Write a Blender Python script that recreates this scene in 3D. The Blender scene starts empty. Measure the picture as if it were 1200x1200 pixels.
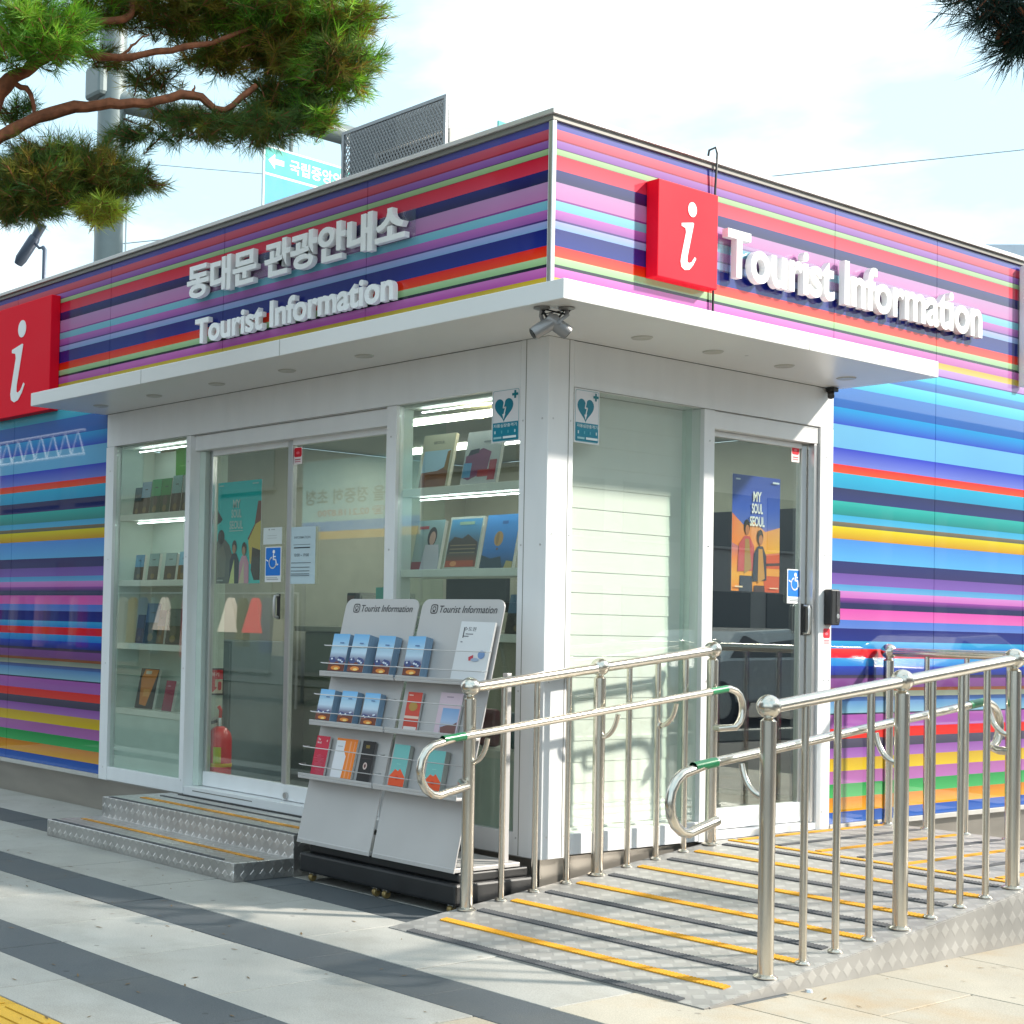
import bpy, bmesh, math, random
from mathutils import Vector, Matrix, noise
R = math.radians
C = bpy.context.scene.collection
SC = bpy.context.scene

# ------------------------------------------------------------------ camera
cam = bpy.data.cameras.new('camera'); camo = bpy.data.objects.new('camera', cam); C.objects.link(camo)
rt = Vector((0.57904, 0.814947, 0.023965)); up = Vector((0.009259, -0.035965, 0.99931)); bk = rt.cross(up)
m = Matrix.Identity(4)
for i in range(3):
    m[i][0] = rt[i]; m[i][1] = up[i]; m[i][2] = bk[i]
m.translation = Vector((4.8562, -5.53885, 1.3))
camo.matrix_world = m
cam.sensor_width = 36; cam.lens = 1779.94 / 1200 * 36
cam.shift_x = (600 - 214.96) / 1200; cam.shift_y = (676.47 - 600) / 1200
cam.clip_start = 0.05; cam.clip_end = 2000
SC.camera = camo

# ------------------------------------------------------------------ world, sun, exposure
SUN = Vector((1.0, 1.2, 1.0)).normalized()
el = math.asin(SUN.z); az = math.atan2(SUN.x, SUN.y)
w = bpy.data.worlds.new('World'); SC.world = w; w.use_nodes = True
nt = w.node_tree; nt.nodes.clear()
def N(nt, t, **k):
    n = nt.nodes.new(t)
    for a, b in k.items(): setattr(n, a, b)
    return n
out = N(nt, 'ShaderNodeOutputWorld'); bg = N(nt, 'ShaderNodeBackground')
sky = N(nt, 'ShaderNodeTexSky', sky_type='NISHITA'); sky.sun_disc = False
sky.sun_elevation = el; sky.sun_rotation = az; sky.dust_density = 2.0; sky.air_density = 1.0
tc = N(nt, 'ShaderNodeTexCoord'); mp = N(nt, 'ShaderNodeMapping'); mp.inputs['Scale'].default_value = (1.0, 1.0, 2.6)
nz = N(nt, 'ShaderNodeTexNoise'); nz.inputs['Scale'].default_value = 2.3; nz.inputs['Detail'].default_value = 7; nz.inputs['Roughness'].default_value = .55
cr = N(nt, 'ShaderNodeValToRGB'); cr.color_ramp.elements[0].position = .45; cr.color_ramp.elements[1].position = .66
mx = N(nt, 'ShaderNodeMix', data_type='RGBA'); mx.inputs['B'].default_value = (6.3, 6.5, 6.6, 1)
fl = N(nt, 'ShaderNodeMix', data_type='RGBA'); fl.inputs['Factor'].default_value = .86; fl.inputs['B'].default_value = (3.3, 4.75, 5.4, 1)
L = nt.links.new
L(tc.outputs['Generated'], mp.inputs['Vector']); L(mp.outputs[0], nz.inputs['Vector']); L(nz.outputs['Fac'], cr.inputs[0])
L(sky.outputs[0], fl.inputs['A']); L(fl.outputs['Result'], mx.inputs['A']); L(cr.outputs[0], mx.inputs['Factor'])
L(mx.outputs['Result'], bg.inputs['Color']); L(bg.outputs[0], out.inputs[0]); bg.inputs['Strength'].default_value = 0.070
sl = bpy.data.lights.new('sun', 'SUN'); sl.energy = 2.0; sl.angle = R(2.6); sl.color = (1, .93, .82)
so = bpy.data.objects.new('sun', sl); C.objects.link(so); so.rotation_euler = SUN.to_track_quat('Z', 'Y').to_euler(); so.location = SUN * 30
SC.view_settings.view_transform = 'Standard'; SC.view_settings.look = 'None'; SC.view_settings.gamma = 1
SC.view_settings.exposure = 1.94; SC.view_settings.use_curve_mapping = False
SC.cycles.max_bounces = 8; SC.cycles.transparent_max_bounces = 16; SC.cycles.use_denoising = True
SC.cycles.caustics_reflective = False; SC.cycles.caustics_refractive = False

# ------------------------------------------------------------------ materials
def lin(h):
    if isinstance(h, tuple): return h[:3]
    h = h.lstrip('#'); r = []
    for i in (0, 2, 4):
        c = int(h[i:i + 2], 16) / 255; r.append(c / 12.92 if c < .04045 else ((c + .055) / 1.055) ** 2.4)
    return tuple(r)
MATS = {}
def mat(name, col=(.5, .5, .5), rough=.5, metal=0, var=.06, scale=8, bump=0, bscale=60, coat=0, attr=False, emit=0, stretch=None, objvar=0):
    if name in MATS: return MATS[name]
    mt = bpy.data.materials.new(name); mt.use_nodes = True; t = mt.node_tree; b = t.nodes['Principled BSDF']
    col = lin(col); L = t.links.new
    b.inputs['Roughness'].default_value = rough; b.inputs['Metallic'].default_value = metal
    if coat: b.inputs['Coat Weight'].default_value = coat; b.inputs['Coat Roughness'].default_value = .015
    tx = N(t, 'ShaderNodeTexCoord'); no = N(t, 'ShaderNodeTexNoise'); no.inputs['Scale'].default_value = scale; no.inputs['Detail'].default_value = 5
    src = tx.outputs['Object']
    if stretch:
        mp = N(t, 'ShaderNodeMapping'); mp.inputs['Scale'].default_value = stretch; L(src, mp.inputs[0]); src = mp.outputs[0]
    L(src, no.inputs['Vector'])
    mr = N(t, 'ShaderNodeMapRange'); mr.inputs['From Min'].default_value = .25; mr.inputs['From Max'].default_value = .75
    mr.inputs['To Min'].default_value = 1 - var; mr.inputs['To Max'].default_value = 1 + var; L(no.outputs['Fac'], mr.inputs['Value'])
    vs = N(t, 'ShaderNodeVectorMath', operation='SCALE'); L(mr.outputs[0], vs.inputs['Scale'])
    if attr:
        at = N(t, 'ShaderNodeVertexColor', layer_name='col'); L(at.outputs['Color'], vs.inputs[0])
    else: vs.inputs[0].default_value = col
    o = vs.outputs[0]
    if objvar:
        oi = N(t, 'ShaderNodeObjectInfo'); m2 = N(t, 'ShaderNodeMapRange'); m2.inputs['To Min'].default_value = 1 - objvar; m2.inputs['To Max'].default_value = 1 + objvar
        L(oi.outputs['Random'], m2.inputs['Value']); v2 = N(t, 'ShaderNodeVectorMath', operation='SCALE'); L(o, v2.inputs[0]); L(m2.outputs[0], v2.inputs['Scale']); o = v2.outputs[0]
    L(o, b.inputs['Base Color'])
    r2 = N(t, 'ShaderNodeMapRange'); r2.inputs['To Min'].default_value = max(0, rough * .8); r2.inputs['To Max'].default_value = min(1, rough * 1.25)
    L(no.outputs['Fac'], r2.inputs['Value']); L(r2.outputs[0], b.inputs['Roughness'])
    if bump:
        n2 = N(t, 'ShaderNodeTexNoise'); n2.inputs['Scale'].default_value = bscale; n2.inputs['Detail'].default_value = 4; L(src, n2.inputs['Vector'])
        bp = N(t, 'ShaderNodeBump'); bp.inputs['Strength'].default_value = bump; bp.inputs['Distance'].default_value = .004
        L(n2.outputs['Fac'], bp.inputs['Height']); L(bp.outputs[0], b.inputs['Normal'])
    if emit:
        b.inputs['Emission Color'].default_value = (*col, 1); b.inputs['Emission Strength'].default_value = emit
    mt.diffuse_color = (*col, 1); MATS[name] = mt
    return mt
def checker(name, col, size, rough=.38, bs=.9, metal=.85):
    mt = mat(name, col, rough, metal, var=.22, scale=2.6); t = mt.node_tree; b = t.nodes['Principled BSDF']; L = t.links.new
    uv = N(t, 'ShaderNodeUVMap'); s = N(t, 'ShaderNodeVectorMath', operation='SCALE'); s.inputs['Scale'].default_value = 1 / size
    L(uv.outputs[0], s.inputs[0]); f = N(t, 'ShaderNodeVectorMath', operation='FRACTION'); L(s.outputs[0], f.inputs[0])
    d = N(t, 'ShaderNodeVectorMath', operation='SUBTRACT'); d.inputs[1].default_value = (.5, .5, 0); L(f.outputs[0], d.inputs[0])
    a = N(t, 'ShaderNodeVectorMath', operation='ABSOLUTE'); L(d.outputs[0], a.inputs[0]); sp = N(t, 'ShaderNodeSeparateXYZ'); L(a.outputs[0], sp.inputs[0])
    ad = N(t, 'ShaderNodeMath', operation='ADD'); L(sp.outputs[0], ad.inputs[0]); L(sp.outputs[1], ad.inputs[1])
    mr = N(t, 'ShaderNodeMapRange'); mr.inputs['From Min'].default_value = .43; mr.inputs['From Max'].default_value = .30; L(ad.outputs[0], mr.inputs['Value'])
    bp = N(t, 'ShaderNodeBump'); bp.inputs['Strength'].default_value = bs; bp.inputs['Distance'].default_value = .003
    L(mr.outputs[0], bp.inputs['Height']); L(bp.outputs[0], b.inputs['Normal'])
    # raised lozenges coloured brighter than the plate, painting in their reflected light
    bc = b.inputs['Base Color'].links[0].from_socket; m3 = N(t, 'ShaderNodeMapRange'); m3.inputs['To Min'].default_value = .90; m3.inputs['To Max'].default_value = 1.10
    L(mr.outputs[0], m3.inputs['Value']); v = N(t, 'ShaderNodeVectorMath', operation='SCALE'); L(bc, v.inputs[0]); L(m3.outputs[0], v.inputs['Scale']); L(v.outputs[0], b.inputs['Base Color'])
    return mt
def glass(name, tint, refl=1.0, rough=0.0):
    mt = bpy.data.materials.new(name); mt.use_nodes = True; t = mt.node_tree; t.nodes.clear(); L = t.links.new
    o = N(t, 'ShaderNodeOutputMaterial'); tr = N(t, 'ShaderNodeBsdfTransparent'); tr.inputs[0].default_value = (*tint, 1)
    g = N(t, 'ShaderNodeBsdfGlossy'); g.inputs['Roughness'].default_value = rough; g.inputs['Color'].default_value = (.95, 1, .98, 1)
    lw = N(t, 'ShaderNodeLayerWeight'); lw.inputs['Blend'].default_value = .5
    p = N(t, 'ShaderNodeMath', operation='POWER'); p.inputs[1].default_value = 4.6; L(lw.outputs['Facing'], p.inputs[0])
    mr = N(t, 'ShaderNodeMapRange'); mr.inputs['To Min'].default_value = .045 * refl; mr.inputs['To Max'].default_value = 1.0; L(p.outputs[0], mr.inputs['Value'])
    mx = N(t, 'ShaderNodeMixShader'); L(mr.outputs[0], mx.inputs[0]); L(tr.outputs[0], mx.inputs[1]); L(g.outputs[0], mx.inputs[2]); L(mx.outputs[0], o.inputs[0])
    MATS[name] = mt; return mt
WHITE = mat('white_powder_coat', (.83, .84, .85), .35, var=.035, scale=9, stretch=(1, 1, .2))
CANO = mat('white_canopy_sheet', (.84, .84, .835), .30, var=.02, scale=2)
SILV = mat('brushed_aluminium', (.62, .62, .62), .32, 1, var=.08, scale=30, stretch=(1, 1, .05))
STEEL = mat('polished_stainless_steel', (.64, .60, .53), .22, 1, var=.06, scale=25, stretch=(1, 1, .15))
CAP = mat('roof_cap_metal', (.62, .60, .58), .35, .6, var=.06)
CHAN = mat('grey_channel', (.23, .22, .20), .5, .3)
PLINT = mat('stainless_plinth', (.40, .37, .33), .38, .75, var=.10, scale=6, stretch=(.4, .4, 2))
DARK = mat('black_plastic', (.016, .017, .019), .38, var=.2)
RUB = mat('black_rubber', (.03, .03, .033), .8)
PRINT = mat('print', rough=.45, attr=True, var=.02)
PRINTG = mat('gloss_print', rough=.4, attr=True, var=.02, coat=.8)
PAPER = mat('paper_pages', (.72, .71, .67), .8)
STRIPE = mat('striped_glass_panel', rough=.6, attr=True, var=.05, coat=1, scale=1.4, bump=.12, bscale=2.2); STRIPE.node_tree.nodes['Principled BSDF'].inputs['Coat IOR'].default_value = 1.55; STRIPE.node_tree.nodes['Principled BSDF'].inputs['Specular IOR Level'].default_value = .15
RED = mat('red_acrylic', (.84, .002, .022), .6, var=.008, scale=1.5); RED.node_tree.nodes['Principled BSDF'].inputs['Specular IOR Level'].default_value = .2
LETW = mat('white_channel_letter', (.88, .87, .86), .4, var=.02)
RACK = mat('grey_steel_rack', (.54, .525, .52), .42, .25, var=.03, scale=4)
WIRE = mat('wire', (.5, .5, .5), .3, 1)
CHECK = checker('ramp_checker_plate', (.365, .355, .34), .078, .55, bs=.35, metal=.4)
CHECKS = checker('step_checker_plate', (.60, .585, .57), .062, .34, bs=.8)
YEL = mat('yellow_grip_strip', (.66, .31, .010), .75, bump=.8, bscale=260)
GRY = mat('dark_grip_strip', (.085, .088, .095), .8, bump=.8, bscale=260)
PANE = glass('green_tinted_pane', (.925, .96, .93), 2.3)
PANEB = glass('clear_pane', (.90, .96, .93), 1.0)
ACR = glass('clear_acrylic', (.93, .95, .97), 1.6)
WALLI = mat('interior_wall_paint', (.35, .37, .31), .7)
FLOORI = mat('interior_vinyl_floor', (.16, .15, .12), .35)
SHELF = mat('shelf_laminate', (.78, .80, .72), .45)
CABP = mat('cabinet_panel', (.60, .70, .64), .5)
BLIND = mat('blind_fabric', (.88, .88, .86), .75, var=.03)
GREEN = mat('green_reflective_tape', (.0, .20, .07), .35, coat=.3)
LED = mat('led_strip', (.85, .95, 1.0), .5, emit=5)
LAMP = mat('warm_lamp', (1, .85, .45), .5, emit=6)
BARK = mat('red_pine_bark', (.30, .105, .05), .9, var=.45, scale=26, bump=1, bscale=45)
NEED = mat('pine_needles', rough=.65, attr=True, var=.1)
_t = NEED.node_tree; _b = _t.nodes['Principled BSDF']; _tr = N(_t, 'ShaderNodeBsdfTranslucent'); _mx = N(_t, 'ShaderNodeMixShader'); _mx.inputs[0].default_value = .42
_t.links.new(_b.inputs['Base Color'].links[0].from_socket, _tr.inputs[0]); _t.links.new(_b.outputs[0], _mx.inputs[1]); _t.links.new(_tr.outputs[0], _mx.inputs[2]); _t.links.new(_mx.outputs[0], _t.nodes['Material Output'].inputs[0])
POLE = mat('painted_steel_pole', (.20, .24, .24), .45, .2, var=.08)

# slabs: speckled granite with stains
def stone(name, col, stain, amt, ov=.08):
    mt = mat(name, col, .72, var=.10, scale=3.5, bump=.35, bscale=160, objvar=ov); t = mt.node_tree; b = t.nodes['Principled BSDF']; L = t.links.new
    bc = b.inputs['Base Color'].links[0].from_socket
    ge = N(t, 'ShaderNodeNewGeometry'); n1 = N(t, 'ShaderNodeTexNoise'); n1.inputs['Scale'].default_value = 1.5; n1.inputs['Detail'].default_value = 9; n1.inputs['Roughness'].default_value = .68
    L(ge.outputs['Position'], n1.inputs['Vector']); r = N(t, 'ShaderNodeMapRange'); r.inputs['From Min'].default_value = .50; r.inputs['From Max'].default_value = .72; r.inputs['To Max'].default_value = amt
    L(n1.outputs['Fac'], r.inputs['Value']); mx = N(t, 'ShaderNodeMix', data_type='RGBA'); L(r.outputs[0], mx.inputs['Factor']); L(bc, mx.inputs['A']); mx.inputs['B'].default_value = (*stain, 1)
    n2 = N(t, 'ShaderNodeTexNoise'); n2.inputs['Scale'].default_value = 190; n2.inputs['Detail'].default_value = 2; L(ge.outputs['Position'], n2.inputs['Vector'])
    r2 = N(t, 'ShaderNodeMapRange'); r2.inputs['From Min'].default_value = .3; r2.inputs['From Max'].default_value = .7; r2.inputs['To Min'].default_value = .84; r2.inputs['To Max'].default_value = 1.13; L(n2.outputs['Fac'], r2.inputs['Value'])
    n3 = N(t, 'ShaderNodeTexVoronoi'); n3.inputs['Scale'].default_value = 5.5; L(ge.outputs['Position'], n3.inputs['Vector'])
    r3 = N(t, 'ShaderNodeMapRange'); r3.inputs['From Min'].default_value = .05; r3.inputs['From Max'].default_value = .075; r3.inputs['To Min'].default_value = .62; r3.inputs['To Max'].default_value = 1; L(n3.outputs['Distance'], r3.inputs['Value'])
    mu = N(t, 'ShaderNodeMath', operation='MULTIPLY'); L(r2.outputs[0], mu.inputs[0]); L(r3.outputs[0], mu.inputs[1])
    v = N(t, 'ShaderNodeVectorMath', operation='SCALE'); L(mx.outputs['Result'], v.inputs[0]); L(mu.outputs[0], v.inputs['Scale']); L(v.outputs[0], b.inputs['Base Color'])
    return mt
SLAB = stone('pale_granite_slab', (.39, .38, .35), (.25, .23, .19), .6)
SLABW = stone('cream_granite_slab', (.40, .365, .30), (.38, .25, .12), .6)
SLABD = stone('dark_granite_slab', (.075, .086, .095), (.11, .11, .10), .4)
TACT = stone('yellow_tactile_tile', (.62, .36, .03), (.35, .22, .06), .4)
GROUT = mat('grout', (.07, .068, .062), .95)
ASPH = mat('asphalt', (.055, .055, .055), .9, bump=.5)

# ------------------------------------------------------------------ mesh builder
class MB:
    def __init__(s): s.v = []; s.f = []; s.m = []; s.c = []; s.mats = []
    def mi(s, m):
        if m not in s.mats: s.mats.append(m)
        return s.mats.index(m)
    def face(s, pts, m, cols=None):
        i = len(s.v); s.v += [tuple(p) for p in pts]; s.f.append(tuple(range(i, i + len(pts)))); s.m.append(s.mi(m))
        s.c.append(cols if isinstance(cols, list) else [cols or (1, 1, 1)] * len(pts))
    def mesh(s, vs, fs, m, col=None):
        i = len(s.v); s.v += [tuple(p) for p in vs]; k = s.mi(m)
        for f in fs: s.f.append(tuple(i + j for j in f)); s.m.append(k); s.c.append([col or (1, 1, 1)] * len(f))
        return s
    def box(s, x0, y0, z0, x1, y1, z1, m, col=None, M=None):
        x0, x1 = min(x0, x1), max(x0, x1); y0, y1 = min(y0, y1), max(y0, y1); z0, z1 = min(z0, z1), max(z0, z1)
        v = [Vector((x, y, z)) for z in (z0, z1) for y in (y0, y1) for x in (x0, x1)]
        if M: v = [M @ p for p in v]
        return s.mesh(v, [(0, 2, 3, 1), (4, 5, 7, 6), (0, 1, 5, 4), (2, 6, 7, 3), (0, 4, 6, 2), (1, 3, 7, 5)], m, col)
    def tube(s, pts, r, m, seg=10, cap=True, col=None):
        pts = [Vector(p) for p in pts]; n = len(pts); rs = r if isinstance(r, (list, tuple)) else [r] * n
        base = len(s.v); k = s.mi(m); t0 = (pts[1] - pts[0]).normalized()
        a = Vector((0, 0, 1)) if abs(t0.z) < .9 else Vector((1, 0, 0)); u = t0.cross(a).normalized(); pt = t0
        for i in range(n):
            t = ((pts[min(i + 1, n - 1)] - pts[i]).normalized() + (pts[i] - pts[max(i - 1, 0)]).normalized()).normalized() if 0 < i < n - 1 else (pts[1] - pts[0] if i == 0 else pts[-1] - pts[-2]).normalized()
            q = pt.rotation_difference(t); u = (q @ u); u = (u - t * u.dot(t)).normalized(); w = t.cross(u); pt = t
            for j in range(seg):
                g = 2 * math.pi * j / seg; s.v.append(tuple(pts[i] + (u * math.cos(g) + w * math.sin(g)) * rs[i]))
        for i in range(n - 1):
            for j in range(seg):
                A = base + i * seg + j; B = base + i * seg + (j + 1) % seg
                s.f.append((A, B, B + seg, A + seg)); s.m.append(k); s.c.append([col or (1, 1, 1)] * 4)
        if cap:
            s.f.append(tuple(base + j for j in reversed(range(seg)))); s.m.append(k); s.c.append([col or (1, 1, 1)] * seg)
            s.f.append(tuple(base + (n - 1) * seg + j for j in range(seg))); s.m.append(k); s.c.append([col or (1, 1, 1)] * seg)
        return s
    def lathe(s, prof, m, o=(0, 0, 0), seg=20, axis='Z', col=None):
        o = Vector(o); base = len(s.v); k = s.mi(m)
        for r, h in prof:
            for j in range(seg):
                g = 2 * math.pi * j / seg; a, b = r * math.cos(g), r * math.sin(g)
                p = (a, b, h) if axis == 'Z' else ((h, a, b) if axis == 'X' else (b, h, a))
                s.v.append(tuple(o + Vector(p)))
        for i in range(len(prof) - 1):
            for j in range(seg):
                A = base + i * seg + j; B = base + i * seg + (j + 1) % seg
                s.f.append((A, B, B + seg, A + seg)); s.m.append(k); s.c.append([col or (1, 1, 1)] * 4)
        return s
    def prism(s, poly, ax, d0, d1, m, col=None):   # poly in the two other axes, CCW
        def P(a, b, d): return {'x': (d, a, b), 'y': (a, d, b), 'z': (a, b, d)}[ax]
        n = len(poly); v = [P(a, b, d0) for a, b in poly] + [P(a, b, d1) for a, b in poly]
        f = [tuple(range(n - 1, -1, -1)), tuple(range(n, 2 * n))] + [(i, (i + 1) % n, (i + 1) % n + n, i + n) for i in range(n)]
        return s.mesh(v, f, m, col)
    def build(s, name, parent=None, smooth=False, bevel=0, fixn=True):
        me = bpy.data.meshes.new(name); me.from_pydata(s.v, [], s.f)
        for m in s.mats: me.materials.append(m)
        me.polygons.foreach_set('material_index', s.m)
        ca = me.color_attributes.new('col', 'FLOAT_COLOR', 'CORNER'); d = []
        for cs in s.c:
            for c in cs: d += [c[0], c[1], c[2], 1]
        ca.data.foreach_set('color', d)
        uv = me.uv_layers.new(name='UVMap'); me.update(); u = [0.0] * (2 * len(me.loops))
        for p in me.polygons:
            nn = p.normal; a = max(range(3), key=lambda i: abs(nn[i])); i0, i1 = [(1, 2), (0, 2), (0, 1)][a]
            for li in p.loop_indices:
                co = s.v[me.loops[li].vertex_index]; u[2 * li] = co[i0]; u[2 * li + 1] = co[i1]
        uv.data.foreach_set('uv', u)
        if fixn and len(s.f) < 20000:
            bm = bmesh.new(); bm.from_mesh(me)
            if not any(mm in (PRINT, PRINTG) for mm in s.mats): bmesh.ops.recalc_face_normals(bm, faces=bm.faces)
            bm.to_mesh(me); bm.free()
        if smooth:
            me.shade_smooth()
            me.set_sharp_from_angle(angle=R(40))
        o = bpy.data.objects.new(name, me); C.objects.link(o)
        if parent: o.parent = parent
        if bevel:
            b = o.modifiers.new('bevel', 'BEVEL'); b.width = bevel; b.segments = 2; b.limit_method = 'ANGLE'
        return o
def thing(name, label, cat, loc=(0, 0, 0), rz=0, group=None):
    o = bpy.data.objects.new(name, None); C.objects.link(o); o.location = loc; o.rotation_euler = (0, 0, rz)
    o.empty_display_size = .1; o['label'] = label; o['category'] = cat
    if group: o['group'] = group
    return o
def tag(o, label=None, cat=None, group=None, kind=None):
    if label: o['label'] = label
    if cat: o['category'] = cat
    if group: o['group'] = group
    if kind: o['kind'] = kind
    return o
def bx(name, parent, x0, y0, z0, x1, y1, z1, m, bevel=0):
    return MB().box(x0, y0, z0, x1, y1, z1, m).build(name, parent, bevel=bevel)
def copyo(o, parent=None, M=None, **tags):
    c = o.copy(); C.objects.link(c); c.parent = parent
    if M is not None: c.matrix_local = M
    for ch in o.children:
        d = copyo(ch, c)
    for k, v in tags.items(): c[k] = v
    return c

# ---- text
TC = {}
def textmesh(body, bold=0.0, ext=0.0, shear=0.0):
    k = (body, bold, ext, shear)
    if k in TC: return TC[k]
    cu = bpy.data.curves.new('t', 'FONT'); cu.body = body; cu.size = 1; cu.offset = bold; cu.extrude = ext; cu.shear = shear; cu.resolution_u = 4
    if ext: cu.bevel_depth = 0
    o = bpy.data.objects.new('t', cu); C.objects.link(o); dg = bpy.context.evaluated_depsgraph_get(); dg.update()
    me = bpy.data.meshes.new_from_object(o.evaluated_get(dg))
    vs = [tuple(v.co) for v in me.vertices]; fs = [tuple(p.vertices) for p in me.polygons]
    bpy.data.objects.remove(o); bpy.data.curves.remove(cu); bpy.data.meshes.remove(me)
    xs = [v[0] for v in vs] or [0, 1]; ys = [v[1] for v in vs] or [0, 1]
    TC[k] = (vs, fs, min(xs), max(xs), min(ys), max(ys)); return TC[k]

class Art:
    """flat print: u to the right, v up, built facing -Y on a thin sheet"""
    def __init__(s, w, h, bg, thick=.002, mat=None, back=(.7, .7, .7), r=0):
        s.w, s.h = w, h; s.mb = MB(); s.l = 0; s.mat = mat or PRINT
        s.mb.box(0, 0, 0, w, thick, h, s.mat, lin(bg) if not isinstance(bg, list) else lin(back))
        if isinstance(bg, list): s.grad(0, 0, w, h, bg)
    def step(s): s.l += .0004; return -s.l
    def poly(s, pts, col, y=None):
        y = s.step() if y is None else y
        cols = [lin(c) for c in col] if isinstance(col, list) else lin(col)
        s.mb.face([(a, y, b) for a, b in pts], s.mat, cols)
    def rect(s, x0, y0, x1, y1, col): s.poly([(x0, y0), (x1, y0), (x1, y1), (x0, y1)], col)
    def grad(s, x0, y0, x1, y1, cols):  # bottom to top
        n = len(cols) - 1; y = s.step()
        for i in range(n):
            a = y0 + (y1 - y0) * i / n; b = y0 + (y1 - y0) * (i + 1) / n
            s.poly([(x0, a), (x1, a), (x1, b), (x0, b)], [cols[i], cols[i], cols[i + 1], cols[i + 1]], y)
    def ell(s, cx, cy, rx, ry, col, n=20): s.poly([(cx + rx * math.cos(2 * math.pi * i / n), cy + ry * math.sin(2 * math.pi * i / n)) for i in range(n)], col)
    def stroke(s, pts, w, col, close=False):
        pts = [Vector(p) for p in pts]; y = s.step(); n = len(pts)
        for i in range(n if close else n - 1):
            a, b = pts[i], pts[(i + 1) % n]; d = (b - a).normalized(); q = Vector((-d.y, d.x)) * w / 2; e = d * w * .3
            s.poly([tuple(a - q - e), tuple(b - q + e), tuple(b + q + e), tuple(a + q - e)], col, y)
    def text(s, body, x, y, w, h, col, bold=0.0, shear=0.0, keep=False):
        vs, fs, a, b, c_, d = textmesh(body, bold, 0, shear); yy = s.step(); sx = w / (b - a); sy = h / (d - c_)
        if keep: sx = sy
        s.mb.mesh([(x + (v[0] - a) * sx, yy, y + (v[1] - c_) * sy) for v in vs], fs, s.mat, lin(col))
    def rnd(s, x0, y0, x1, y1, r, col, n=5):
        P = []
        for cx, cy, a0 in ((x1 - r, y1 - r, 0), (x0 + r, y1 - r, 90), (x0 + r, y0 + r, 180), (x1 - r, y0 + r, 270)):
            for i in range(n + 1): g = R(a0 + 90 * i / n); P.append((cx + r * math.cos(g), cy + r * math.sin(g)))
        s.poly(P, col)
    def build(s, name, parent=None): return s.mb.build(name, parent)
FRONT = 0.0; SIDE = math.pi / 2     # art facing -Y, or facing +X
def place(o, loc, rz=FRONT, tilt=0):
    o.matrix_local = Matrix.Translation(loc) @ Matrix.Rotation(rz, 4, 'Z') @ Matrix.Rotation(tilt, 4, 'X'); return o

# ------------------------------------------------------------------ ground and paving
g = MB(); g.box(-300, -300, -.6, 300, 300, -.03, ASPH); tag(g.build('ground'), kind='structure')
pav = MB(); pav.box(-14, -13, -.029, 6.4, 9, -.012, GROUT); pav = tag(pav.build('pavement'), kind='structure')
def slabproto(m, lx, ly, t=.03):
    b = MB(); b.box(.003, .003, -t, lx - .003, ly - .003, 0, m); o = b.build('paving_slab', None, bevel=.003); return o
def lay(proto, x, y, first=[set()]):
    if proto.name not in first[0]:
        first[0].add(proto.name); o = proto
    else: o = proto.copy(); C.objects.link(o)
    o.parent = pav; o.location = (x, y, random.uniform(-.0012, .0006)); o.rotation_euler = (random.uniform(-.001, .001), random.uniform(-.001, .001), 0)
    return o
P_W = slabproto(SLAB, .66, .61); P_D = slabproto(SLABD, .66, .31); P_C = slabproto(SLABW, .66, .61); P_N = slabproto(SLAB, .66, .33)
rows = [(-3.595, .61, 'w'), (-2.985, .325, 'n'), (-2.66, .31, 'd'), (-2.36, .61, 'w'), (-1.75, .31, 'd'), (-1.44, .61, 'w'), (-.83, .31, 'd'), (-.52, .61, 'w')]
for y, h, k in rows:
    off = {'w': 0, 'n': .2, 'd': .31}[k] + (.0 if y > -2 else -.06)
    for i in range(-13, 5):
        x = i * .66 + off
        if y < -3.2 and x < .66: continue
        if k == 'd' and y > -1 and x > 1.2: k2 = 'c'
        else: k2 = k
        if y > -.9 and -.0 < x < 1.2 and y > -.6: continue
        if k == 'w' and x > 1.2: k2 = 'c'
        p = {'w': P_W, 'd': P_D, 'c': P_C, 'n': P_N}[k2]
        if k == 'd' and k2 == 'c':
            o = lay(P_C, x, y); o.scale = (1, .508, 1)
        else: lay(p, x, y)
for j in range(0, 12):
    for i in range(-1 if j % 2 else 0, 5): lay(P_C, 1.585 + i * .66 + (.33 if j % 2 else 0), .09 + j * .61)
# tactile tiles
tb = MB(); tb.box(.002, .002, -.03, .298, .298, 0, TACT)
for k in range(4): tb.box(.02, .03 + k * .07, 0, .28, .055 + k * .07, .005, TACT)
P_T = tb.build('tactile_tile', None, bevel=.002); tset = 0
for j in range(2):
    for i in range(-12, 3):
        o = P_T if tset == 0 else P_T.copy()
        if tset: C.objects.link(o)
        tset += 1; o.parent = pav; o.location = (i * .3 + .06, -3.29 - j * .3, .001)

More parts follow.
